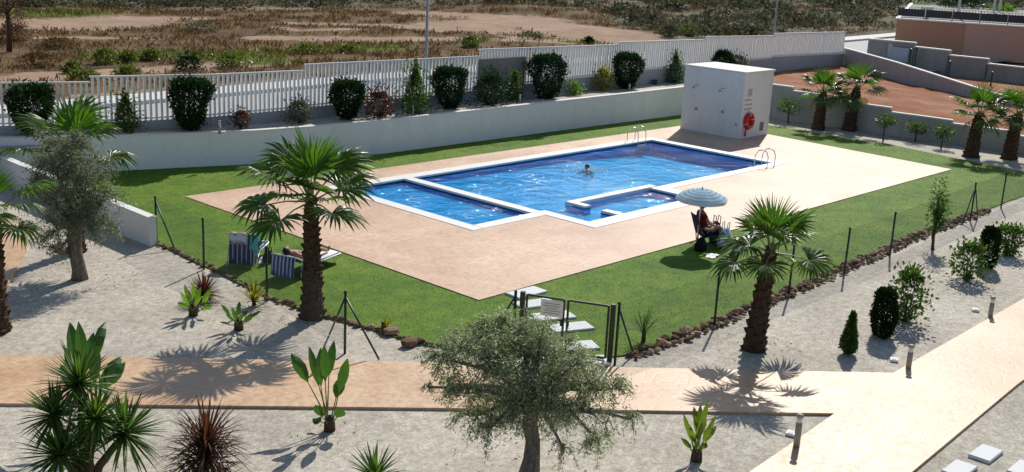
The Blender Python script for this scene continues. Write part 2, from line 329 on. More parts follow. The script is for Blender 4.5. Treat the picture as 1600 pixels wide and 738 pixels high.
class MB:
    def __init__(s): s.V = []; s.F = []; s.I = []; s.mi = 0
    def add(s, V, F):
        o = len(s.V); s.V += [tuple(v) for v in V]; s.F += [tuple(i+o for i in f) for f in F]; s.I += [s.mi]*len(F); return s
    def box(s, c, d, rz=0, ch=0.0, M4=None):
        x, y, z = d[0]/2, d[1]/2, d[2]/2
        if ch > 0:
            V = []; 
            for zz, k in ((-z, ch), (-z+ch, 0), (z-ch, 0), (z, ch)):
                for a, b in ((-1, -1), (1, -1), (1, 1), (-1, 1)): V.append((a*(x-k), b*(y-k), zz))
            F = [(3, 2, 1, 0), (12, 13, 14, 15)]
            for l in range(3):
                for i in range(4): F.append((l*4+i, l*4+(i+1) % 4, l*4+4+(i+1) % 4, l*4+4+i))
        else:
            V = [(-x, -y, -z), (x, -y, -z), (x, y, -z), (-x, y, -z), (-x, -y, z), (x, -y, z), (x, y, z), (-x, y, z)]
            F = [(3, 2, 1, 0), (4, 5, 6, 7), (0, 1, 5, 4), (1, 2, 6, 5), (2, 3, 7, 6), (3, 0, 4, 7)]
        cr, sr = math.cos(rz), math.sin(rz)
        if M4 is not None: V = [tuple(M4 @ Vector(v)) for v in V]; return s.add(V, F)
        return s.add([(c[0]+v[0]*cr-v[1]*sr, c[1]+v[0]*sr+v[1]*cr, c[2]+v[2]) for v in V], F)
    def tube(s, pts, rad, n=8, cap=True, closed=False):
        pts = [Vector(p) for p in pts]; k = len(pts)
        if not isinstance(rad, (list, tuple)): rad = [rad]*k
        V = []; F = []; prev = None
        for i, p in enumerate(pts):
            if closed: t = pts[(i+1) % k]-pts[i-1]
            else: t = (pts[min(i+1, k-1)]-pts[max(i-1, 0)])
            t.normalize()
            if prev is None:
                a = Vector((0, 0, 1)) if abs(t.z) < .9 else Vector((1, 0, 0)); prev = t.cross(a).normalized()
            prev = (prev-t*prev.dot(t)).normalized(); b = t.cross(prev)
            for j in range(n):
                an = 2*PI*j/n; V.append(p+(prev*math.cos(an)+b*math.sin(an))*rad[i])
        rng = k if closed else k-1
        for i in range(rng):
            for j in range(n): F.append((i*n+j, i*n+(j+1) % n, ((i+1) % k)*n+(j+1) % n, ((i+1) % k)*n+j))
        if cap and not closed: F.append(tuple(range(n-1, -1, -1))); F.append(tuple((k-1)*n+j for j in range(n)))
        return s.add(V, F)
    def lathe(s, prof, n=16, c=(0, 0, 0), cap=True):
        V = [(c[0]+r*math.cos(2*PI*j/n), c[1]+r*math.sin(2*PI*j/n), c[2]+z) for r, z in prof for j in range(n)]; F = []
        for i in range(len(prof)-1):
            for j in range(n): F.append((i*n+j, i*n+(j+1) % n, (i+1)*n+(j+1) % n, (i+1)*n+j))
        if cap: F.append(tuple(range(n-1, -1, -1))); F.append(tuple((len(prof)-1)*n+j for j in range(n)))
        return s.add(V, F)
    def mesh(s, name, mats, smooth=False): return mesh(name, s.V, s.F, mats, s.I, smooth)
    def obj(s, name, mats, parent=None, smooth=False, kind=None): return link(name, s.mesh(name, mats, smooth), parent, kind)
def prism(polys, z0, z1=None, holes=None):
    """polygon sheet (with holes); z1 given: side skirt from z0 (top) down to z1"""
    loops = [polys]+(holes or []); pts = [Vector((*p, 0)) for l in loops for p in l]
    tri = tessellate_polygon([[Vector((*p, 0)) for p in l] for l in loops])
    V = [(p.x, p.y, z0) for p in pts]; F = []
    for t in tri:
        a, b, c = (pts[i] for i in t)
        F.append(tuple(t) if (b-a).cross(c-a).z > 0 else tuple(reversed(t)))
    if z1 is not None:
        o = 0
        for l in loops:
            k = len(l); q = len(V); V += [(p[0], p[1], z1) for p in l]
            for i in range(k): F.append((o+i, o+(i+1) % k, q+(i+1) % k, q+i))
            o += k
    return V, F
def sheet(name, poly, z, m, skirt=None, holes=None, kind='structure', label=None):
    V, F = prism(poly, z, skirt, holes); o = link(name, mesh(name, V, F, m)); o['kind'] = kind; return o
# ------------------------------------------------------------------ ground
POOL_HOLE = [(21.6, 21.4), (24.7, 21.4), (24.7, 19.5), (30.95, 19.5), (30.95, 21.4), (38.9, 21.4), (38.9, 28.0), (21.6, 28.0)]
COP_OUT = [(21.5, 21.3), (24.6, 21.3), (24.6, 19.4), (31.05, 19.4), (31.05, 21.3), (39.0, 21.3), (39.0, 28.1), (21.5, 28.1)]
DECK = [(17.28, 29.45), (17.26, 16.82), (43.9, 16.76), (45.0, 29.2)]
def wob(pts, amp, step=.5):
    out = []
    for i, p in enumerate(pts):
        q = pts[(i+1) % len(pts)]; L = math.dist(p, q); k = max(1, int(L/step))
        for j in range(k):
            t = j/k; out.append((p[0]+(q[0]-p[0])*t+random.uniform(-amp, amp)*(j > 0), p[1]+(q[1]-p[1])*t+random.uniform(-amp, amp)*(j > 0)))
    return out
LAWN_BORDER = [(14.02, 25.4), (13.9, 22.6), (13.68, 19.9), (13.88, 18.3), (14.2, 16.7), (14.42, 15.45), (15.2, 14.35), (16.35, 12.85), (17.2, 12.5), (18.5, 12.45), (20.3, 12.5), (23.6, 12.6), (27.3, 12.78), (32, 13.0), (36, 13.05), (46.0, 13.1)]
LAWN = LAWN_BORDER+[(46.2, 15), (46.85, 18.16), (47.5, 21.0), (47.2, 23.7), (47.3, 27), (47.2, 31.3), (26.86, 31.55), (24.26, 32.05), (21.84, 32.5), (17.76, 33.88), (14.05, 35.1)]
sheet('gravel', [(-30, -25), (90, -25), (50.9, 14), (50.0, 24.5), (49.7, 31.4), (27, 31.6), (21.84, 32.6), (17.76, 34), (12, 36), (-30, 40)], -.02, M['gravel'], None, [POOL_HOLE])
sheet('lawn', wob(LAWN, .03), .012, M['turf'], -.05, [POOL_HOLE])
def deckgrid():
    V, F = prism(DECK, .035, -.02, [POOL_HOLE]); return link('pool_deck', mesh('pool_deck', V, F, M['deck']))
deckgrid()['kind'] = 'structure'
P1T = [(7.96-6.4, 19.99+5.85), (16.49, 12.10), (20.5, 8.42)]
PATH = [(1.5, 25.75), (7.96, 19.99), (13.61, 14.9), (16.49, 12.15), (20.55, 8.38), (27.51, 8.45), (60, 8.9), (60, 6.9), (27.5, 6.55), (21.9, 6.45), (16.65, 6.22), (4, 5.7), (4, 7.6), (14.64, 8.0), (17.75, 8.2), (15.14, 10.6), (12.5, 12.98), (7.05, 17.86), (0, 24.2)]
sheet('garden_path', PATH, .03, M['path'], -.03)
sheet('side_path', [(12.4, 29.2), (11.2, 26.6), (9.86, 24.4), (7.4, 20.6), (5.6, 22.2), (7.9, 25.6), (9.3, 28.2), (10.6, 31)], .028, M['path'], -.03)
# pool basin
def pool():
    root = empty('swimming_pool', (30, 24, 0), 0, 'blue tiled swimming pool with white coping set in the peach deck', 'swimming pool')
    root.location = (0, 0, 0)
    b = MB()
    def floor(x0, x1, y0, y1, z): b.add([(x0, y0, z), (x1, y0, z), (x1, y1, z), (x0, y1, z)], [(0, 1, 2, 3)])
    def wall(p, q, zb, zt=-.02): b.add([(*p, zb), (*q, zb), (*q, zt), (*p, zt)], [(0, 1, 2, 3), ])
    zm, zk, zs = -.55, -.15, -.21   # apparent depths: what the refraction of the water leaves of the real ones
    # main
    b.add([(24.85, 21.75, -.22), (33, 21.75, -.30), (33, 27.6, -.30), (24.85, 27.6, -.22)], [(0, 1, 2, 3)]); b.add([(33, 21.75, -.30), (38.5, 21.75, zm), (38.5, 27.6, zm), (33, 27.6, -.30)], [(0, 1, 2, 3)]); wall((24.85, 27.6), (38.5, 27.6), zm); wall((38.5, 27.6), (38.5, 21.75), zm); wall((38.5, 21.75), (30.9, 21.75), zm)
    wall((24.85, 21.75), (24.85, 27.6), zm); wall((25.05, 21.75), (24.85, 21.75), zm)
    wall((30.9, 21.75), (30.9, 22.1), zm); wall((30.9, 22.1), (26.45, 22.1), zm); wall((26.45, 22.1), (26.45, 21.3), zs)
    # steps area + spa
    floor(25.05, 30.5, 20.0, 21.78, zs); wall((25.05, 20.0), (25.05, 21.75), zs); wall((30.5, 20.0), (25.05, 20.0), zs); wall((30.5, 21.8), (30.5, 20.0), zs); wall((26.75, 21.8), (30.5, 21.8), zs)
    wall((26.75, 21.3), (26.75, 21.8), zs); wall((26.45, 21.3), (26.75, 21.3), zs); wall((26.45, 20.65), (26.45, 20.0), zs); wall((26.75, 20.0), (26.75, 20.65), zs); wall((26.75, 20.65), (26.45, 20.65), zs)
    wall((25.05, 21.76), (26.45, 21.76), zm, zs)
    # kids
    floor(21.95, 24.45, 21.75, 27.6, zk); wall((21.95, 27.6), (24.45, 27.6), zk); wall((24.45, 27.6), (24.45, 21.75), zk); wall((24.45, 21.75), (21.95, 21.75), zk); wall((21.95, 21.75), (21.95, 27.6), zk)
    b.obj('basin', M['tile'], root)
    c = MB(); z, d = .05, .13
    def bar(x0, x1, y0, y1, zz=z): c.box(((x0+x1)/2, (y0+y1)/2, zz-d/2), (x1-x0, y1-y0, d), 0, .012)
    bar(21.5, 21.95, 21.3, 28.1); bar(21.95, 39.0, 27.6, 28.1); bar(38.5, 39.0, 21.3, 27.6); bar(31.05, 38.5, 21.3, 21.75)
    bar(21.95, 24.6, 21.3, 21.75); bar(24.6, 25.05, 19.4, 21.75); bar(25.05, 31.05, 19.4, 20.0); bar(30.5, 31.05, 20.0, 21.75)
    o = c.obj('coping', M['coping'], root)
    c = MB(); c.box((24.65, 24.675, -.015), (.4, 5.85, .13), 0, .012); c.obj('dividing_wall', M['coping'], root)
    c = MB(); c.box((28.67, 21.95, -.005), (4.46, .31, .13), 0, .012); c.box((26.6, 21.545, -.006), (.3, .49, .128), 0, .012); c.box((30.72, 21.94, -.0), (.37, .31, .126), 0, .01); c.obj('spa_wall', M['coping'], root)
    c = MB(); c.box((26.6, 20.32, -.006), (.3, .65, .128), 0, .012); c.obj('spa_stub_wall', M['coping'], root)
    wv, wf = [], []
    def wsheet(x0, x1, y0, y1):
        o = len(wv); wv.extend([(x0, y0, -.06), (x1, y0, -.06), (x1, y1, -.06), (x0, y1, -.06)]); wf.append((o, o+1, o+2, o+3))
    wsheet(21.9, 24.5, 21.7, 27.65); wsheet(24.8, 38.55, 21.78, 27.65); wsheet(25.0, 30.55, 19.95, 21.78)
    o = link('pool_water', mesh('pool_water', wv, wf, M['water'])); o['kind'] = 'structure'
pool()
def ladder(x, y, rz, label):
    root = empty('pool_ladder', (x, y, .05), rz, label, 'pool ladder', 'steel ladders at the pool')
    for s in (-.27, .27):
        p = [(-.33, s, 0), (-.34, s, .38), (-.26, s, .57), (-.1, s, .64), (.1, s, .58), (.22, s, .38), (.24, s, 0), (.24, s, -.45)]
        pp = []
        for i in range(len(p)-1):
            for k in range(3): pp.append(tuple(np.array(p[i])*(1-k/3)+np.array(p[i+1])*k/3))
        pp.append(p[-1]); MB().tube(pp, .019, 8).obj('handrail', M['steel'], root, True)
    for z in (-.12, -.26, -.4): MB().box((.24, 0, z), (.09, .5, .03), 0, .008).obj('step', M['steel'], root)
ladder(37.6, 27.68, -PI/2, 'steel pool ladder at the far corner by the shed')
ladder(37.75, 21.68, PI/2, 'steel pool ladder nearest the deck right edge')
# ------------------------------------------------------------------ walls
def ribbon_wall(name, pts, tops, zb, th, m, capm, label, cat='wall', cap=.05, over=.02, capname='wall_cap', side=1, group=None):
    """wall along a polyline, thickness th to the left of travel; a cap on top"""
    root = empty(name, (pts[0][0], pts[0][1], 0), 0, label, cat, group); ox, oy = pts[0]
    P = [np.array(p, float) for p in pts]; nr = []
    for i in range(len(P)):
        t = P[min(i+1, len(P)-1)]-P[max(i-1, 0)]; t /= np.linalg.norm(t); nr.append(np.array([-t[1], t[0]])*side)
    def strip(o0, o1, zf0, zf1):
        V = []; F = []
        for p, n, t in zip(P, nr, tops):
            a = p+n*o0; c = p+n*o1
            V += [(a[0]-ox, a[1]-oy, zf0(t)), (c[0]-ox, c[1]-oy, zf0(t)), (c[0]-ox, c[1]-oy, zf1(t)), (a[0]-ox, a[1]-oy, zf1(t))]
        for i in range(len(P)-1):
            for j in range(4): F.append((i*4+j, i*4+(j+1) % 4, i*4+4+(j+1) % 4, i*4+4+j))
        F += [(0, 1, 2, 3), tuple(4*(len(P)-1)+j for j in (3, 2, 1, 0))]; return V, F
    link('wall_face', mesh('wall_face', *strip(0, th, lambda t: zb, lambda t: t-cap), m), root)
    link(capname, mesh(capname, *strip(-over, th+over, lambda t: t-cap, lambda t: t), capm), root)
    return root
WP = [(5, 38.5), (14.4, 35.02), (17.78, 33.82), (21.85, 32.44), (24.3, 31.95), (26.9, 31.5), (33.8, 31.44), (45.8, 31.33), (49.9, 31.25)]
WT = [1.24, 1.24, 1.2, 1.21, 1.24, 1.3, 1.33, 1.41, 1.43]
ribbon_wall('retaining_wall', WP, WT, -.1, .2, M['wall_white'], M['wall_cap'], 'long white retaining wall behind the lawn with a planting bed on top')
ribbon_wall('garden_wall', [(13.78, 25.25), (13.78, 35.1)], [.76, .84], -.1, .2, M['wall_white'], M['wall_cap'], 'low white garden wall running from the fence post to the retaining wall', side=-1)
# stepped wall at the right of the lawn
def stepped():
    root = empty('boundary_wall', (50, 25, 0), 0, 'low pale wall with stepped white cap in front of the red soil plot', 'wall')
    segs = [((49.72, 31.3), (49.83, 27.45), 1.67), ((49.83, 27.45), (50.0, 25.0), 1.49), ((50.0, 25), (50.16, 22.4), 1.3), ((50.16, 22.4), (50.36, 19.55), 1.1), ((50.36, 19.55), (50.65, 17.0), .96), ((50.65, 17.0), (51.0, 12.5), .8)]
    for a, b, t in segs:
        an = math.atan2(b[1]-a[1], b[0]-a[0]); L = math.dist(a, b); cx, cy = (a[0]+b[0])/2+.1-50, (a[1]+b[1])/2-25
        MB().box((cx, cy, t/2-.1), (L-.002, .2, t+.1), an).obj('wall_face', M['wall_grey'], root)
        MB().box((cx, cy, t-.03), (L+.02, .26, .06), an, .008).obj('wall_cap', M['wall_cap'], root)
stepped()
# planting bed surface between the retaining wall and the fence
FP = [(4, 40.3), (17.1, 35.0), (21, 34.0), (24.8, 33.75), (34.3, 33.75), (68, 34.1)]
def fy(x):
    for a, b in zip(FP[:-1], FP[1:]):
        if x <= b[0]: return a[1]+(b[1]-a[1])*(x-a[0])/(b[0]-a[0])
    return FP[-1][1]
def wy(x): return float(np.interp(x, [p[0] for p in WP], [p[1] for p in WP]))
def wt(x): return float(np.interp(x, [p[0] for p in WP], WT))
def bedz(x): return min(1.2, wt(x)-.06)+max(0, (x-30)*.003)
xs = np.concatenate([np.arange(4.5, 49.8, .5), [49.75]]); V = []; F = []
for x in xs:
    for k in range(5):
        t = k/4; y0, y1 = wy(x)+.18, fy(x)+.12
        V.append((x, y0+(y1-y0)*t, (wt(x)-.05)*(1-t)+1.18*t+(random.uniform(-.012, .012) if 0 < k < 4 else 0)))
for i in range(len(xs)-1):
    for k in range(4): F.append((i*5+k, i*5+5+k, i*5+6+k, i*5+1+k))
link('planting_bed', mesh('planting_bed', V, F, M['gravel']))['kind'] = 'structure'
# red soil plot
def soil():
    V = []; F = []; nx, ny = 24, 30
    for j in range(ny+1):
        y = 12+(34.15-12)*j/ny; xr = 68.0 if y > 33.9 else float(np.interp(y, [12, 16, 21.6, 34], [57.0, 57.5, 60.3, 68.2]))
        xl = float(np.interp(y, [12, 17, 25, 31], [51.1, 50.75, 50.1, 49.8])) if y < 31.25 else 49.76
        for i in range(nx+1):
            x = xl+(xr-xl)*i/nx; zl = float(np.interp(y, [12, 17, 22, 25, 28, 34], [.6, .8, .98, 1.2, 1.33, 1.22])); zr = float(np.interp(y, [12, 22, 28, 34], [.8, 1.0, .95, 1.22]))
            V.append((x, y, zl+(zr-zl)*i/nx+(random.gauss(0, .025) if 0 < i < nx else 0)))
    for j in range(ny):
        for i in range(nx): F.append((j*(nx+1)+i, j*(nx+1)+i+1, (j+1)*(nx+1)+i+1, (j+1)*(nx+1)+i))
    link('soil_plot', mesh('soil_plot', V, F, M['soil'], smooth=True))['kind'] = 'structure'
soil()
ribbon_wall('sloping_wall', [(68.2, 34.2), (64.5, 28.9), (60.2, 21.6), (57.5, 16.0), (56.5, 12)], [2.3, 2.1, 1.5, 1.15, .95], -.1, .22, M['wall_grey'], M['wall_cap'], 'grey rendered wall with sloping white top closing the red soil plot', side=1, cap=.06, over=.01)
# fence along the street: stretches stepping up
STR = [(4.0, 17.16, 2.86, 2.86, 1.38, 1.47), (17.16, 24.87, 3.04, 3.0, 1.47, 1.57), (24.87, 34.0, 3.22, 3.16, 1.6, 1.68), (34.0, 43.8, 3.45, 3.33, 1.72, 1.88), (43.8, 51.55, 3.45, 3.35, 1.92, 1.98), (51.55, 58.86, 3.5, 3.35, 1.98, 2.0), (58.86, 68.0, 3.48, 3.34, 2.08, 1.92)]
FLAB = ['lowest white picket fence stretch at the far left by the dark round bush', 'second white picket fence stretch from the left, behind the tallest dark bush', 'white picket fence stretch ending at the tan panel on its right', 'white picket fence stretch starting at the tan panel', 'white picket fence stretch behind the yellow and dark bushes left of the shed', 'white picket fence stretch just above the shed roof', 'last white fence stretch standing over the red soil plot']
def pts_between(x0, x1):
    xs = [x0]+[p[0] for p in FP if x0 < p[0] < x1]+[x1]; return [(x, fy(x)) for x in xs]
pick_me = MB().box((0, 0, .5), (.072, .08, 1.0), 0, 0).mesh('picket', M['picket'])
for (x0, x1, t0, t1, b0, b1), lab in zip(STR, FLAB):
    root = empty('picket_fence', (x0, fy(x0), 0), 0, lab, 'fence', 'white picket fence stretches along the street'); ox, oy = x0, fy(x0)
    pl = pts_between(x0, x1)
    for a, b in zip(pl[:-1], pl[1:]):
        def zz(x, p, q): return p+(q-p)*(x-x0)/(x1-x0)
        def bar(z0, z1, hgt, th, name, m, e=0.0, off=0.0):
            an = math.atan2(b[1]-a[1], b[0]-a[0]); n = np.array([-math.sin(an), math.cos(an)]); V = []
            for p, z in ((a, z0), (b, z1)):
                for s, dz in ((-th/2, 0), (th/2, 0), (th/2, hgt), (-th/2, hgt)): V.append((p[0]-ox+n[0]*(s+off), p[1]-oy+n[1]*(s+off), z+dz))
            return link(name, mesh(name, V, [(0, 1, 2, 3), (7, 6, 5, 4), (0, 4, 5, 1), (1, 5, 6, 2), (2, 6, 7, 3), (3, 7, 4, 0)], m), root)
        bar(zz(a[0], t0, t1)-.05, zz(b[0], t0, t1)-.05, .05, .09, 'top_rail', M['picket'])
        bar(zz(a[0], b0, b1)+.06, zz(b[0], b0, b1)+.06, .05, .09, 'bottom_rail', M['picket'])
        za, zb_ = zz(a[0], b0, b1), zz(b[0], b0, b1); an = math.atan2(b[1]-a[1], b[0]-a[0]); n = np.array([-math.sin(an), math.cos(an)]); V = []
        for p, z in ((a, za), (b, zb_)):
            for s, z_ in ((-.1, .5), (.1, .5), (.1, z-.004), (-.1, z-.004)): V.append((p[0]-ox+n[0]*s, p[1]-oy+n[1]*s, z_))
        link('plinth', mesh('plinth', V, [(0, 1, 2, 3), (7, 6, 5, 4), (0, 4, 5, 1), (1, 5, 6, 2), (2, 6, 7, 3), (3, 7, 4, 0)], M['fence_base']), root)
    L = sum(math.dist(a, b) for a, b in zip(pl[:-1], pl[1:])); n = int(L/.182)
    for i in range(n):
        x = x0+(x1-x0)*(i+.5)/n; tz = t0+(t1-t0)*(x-x0)/(x1-x0)-.052; bz = b0+(b1-b0)*(x-x0)/(x1-x0)+.005
        if lab == FLAB[3] and x < 36.9: bz = 3.0   # the tan panel fills the lower part here
        if tz-bz < .1: continue
        o = link('picket', pick_me, root); o.location = (x-ox, fy(x)-oy, bz); o.scale = (1, 1, tz-bz)
        o.rotation_euler = (random.gauss(0, .004), random.gauss(0, .004), math.atan2(fy(x+.05)-fy(x-.05), .1))
    if lab == FLAB[3]: MB().box((1.44, 0, 2.12), (2.86, .22, 1.78), 0, .01).obj('panel', M['tan_panel'], root)
# ------------------------------------------------------------------ street, field, hills
KL = [(-60, 31.5), (0, 38.6), (21.5, 40.7), (35.6, 41.9), (60, 43.0), (95, 45.2), (160, 50), (400, 68)]
def ky(x): return float(np.interp(x, [p[0] for p in KL], [p[1] for p in KL]))
sheet('street', [(-60, 22), (4, 40.1), (17.1, 34.9), (21, 33.9), (34, 33.7), (69, 34.0), (72, 30), (160, 34)]+[(x, y+.02) for x, y in reversed(KL[:-1])], .98, M['street'])
V = []; F = []
for x, y in KL: V += [(x, y, .9), (x, y, 1.13), (x, y+1.75, 1.14), (x, y+1.75, .9)]
for i in range(len(KL)-1):
    for j in range(3): F.append((i*4+j, i*4+4+j, i*4+5+j, i*4+1+j))
link('pavement', mesh('pavement', V, F, M['pavement']))['kind'] = 'structure'
def tracks():
    T = [([(20, 37), (100, 38), (190, 34)], 3.0), ([(215, 33), (270, 31), (330, 31)], 1.2), ([(470, 37), (610, 40), (700, 50), (800, 52)], 1.6), ([(400, 56), (600, 63), (800, 67), (900, 66)], 1.0),
         ([(671, 22), (760, 27), (830, 30)], 3.0), ([(730, 42), (820, 40), (900, 52), (960, 62)], 3.6), ([(800, 33), (880, 40), (960, 55), (1010, 62)], 3.4), ([(330, 14), (480, 12)], 1.2), ([(60, 118), (180, 108), (300, 103), (420, 98)], 1.1),
         ([(430, 45), (480, 50), (560, 48)], .6), ([(60, 60), (120, 58), (250, 57)], .6), ([(800, 60), (860, 68), (940, 70)], 1.0), ([(0, 128), (160, 122)], .8)]
    Gn = [([(450, 80), (520, 74), (600, 72)], 1.6), ([(290, 85), (350, 88), (400, 95)], 1.8), ([(60, 24), (110, 24)], 2.5), ([(880, 68), (920, 66)], .8), ([(140, 85), (210, 82)], 1.0), ([(730, 70), (760, 66)], .8), ([(400, 78), (430, 84)], 1.0)]
    return [([np.array(G(*p, 1.0)) for p in pl], hw) for pl, hw in T], [([np.array(G(*p, 1.0)) for p in pl], hw) for pl, hw in Gn]
TR, GRN = tracks()
def segd(X, Y, a, b):
    d = b-a; t = np.clip(((X-a[0])*d[0]+(Y-a[1])*d[1])/(d@d+1e-9), 0, 1); return np.hypot(X-a[0]-t*d[0], Y-a[1]-t*d[1])
SCR = [np.array(G(*p, 1.0)) for p in ((-400, 40), (14, 18), (300, 14), (600, 12), (800, 14), (920, 24), (1010, 52), (1060, 64), (1180, 60))]
def scrub_edge(X, Y):
    """metres beyond the line where the bare field gives way to scrub (positive = scrub), measured along the ground"""
    ang = np.arctan2(X, Y); sa = [math.atan2(p[0], p[1]) for p in SCR]; sr = [math.hypot(*p) for p in SCR]
    return np.hypot(X, Y)-np.interp(ang, sa, sr)
def terrain_z(X, Y):
    d = np.hypot(X, Y); base = 1.0+.14*np.sin(X*.11+1)*np.sin(Y*.13)+.1*np.sin(X*.31+Y*.17)
    return base+np.clip(d-105, 0, None)*.03+np.clip(d-260, 0, None)*.05+np.clip(np.sin(X*.02)*np.sin(Y*.017+1)*(d-140)*.012, 0, 6)
def terrain():
    t = np.concatenate([np.linspace(0, 1, 60)**1.0*60, 60+np.linspace(0, 1, 60)[1:]*100, 160+np.linspace(0, 1, 30)[1:]**1.6*2400])
    xs = np.concatenate([-np.linspace(2600, 80, 14), np.arange(-60, 130, 1.3), 130+np.linspace(0, 1, 40)[1:]**1.5*2600]); V = []
    X, T = np.meshgrid(xs, t); Y = np.array([ky(x) for x in xs])[None, :]+1.7+T
    near = np.clip(T/4, 0, 1); Z = 1.08*(1-near)+terrain_z(X, Y)*near
    nx = len(xs); Vv = np.stack([X, Y, Z], -1).reshape(-1, 3)
    F = [(j*nx+i, j*nx+i+1, (j+1)*nx+i+1, (j+1)*nx+i) for j in range(len(t)-1) for i in range(nx-1)]
    me = mesh('field', Vv, F, M['field'], smooth=True); x, y = Vv[:, 0], Vv[:, 1]
    def mask(lst):
        r = np.zeros(len(x))
        for pl, hw in lst:
            d = np.full(len(x), 1e9)
            for a, b in zip(pl[:-1], pl[1:]): d = np.minimum(d, segd(x, y, a, b))
            r = np.maximum(r, np.clip(1.25-d/(hw*1.25)*.75, 0, 1))
        return r
    sc = np.clip(scrub_edge(x, y)/8+.5, 0, 1)
    for n, v in (('sand', np.maximum(mask(TR), np.clip(1.0-(y-np.array([ky(q) for q in x])-1.7)/2.2, 0, .6))), ('green', mask(GRN)), ('scrub', sc)):
        a = me.attributes.new(n, 'FLOAT', 'POINT'); a.data.foreach_set('value', v.astype(np.float32))
    o = link('field', me); o['kind'] = 'structure'
terrain()
# ground that fills behind and to the right, below everything near
sheet('ground', [(50.9, 14), (90, -25), (3000, -25), (3000, 60), (300, 60), (150, 47), (68, 34), (68, 30), (57, 14)], .7, M['soil'])
sheet('earth', [(-3000, -3000), (3000, -3000), (3000, -25), (-30, -25), (-30, 40), (-60, 36), (-3000, -60)], -.05, M['soil'])
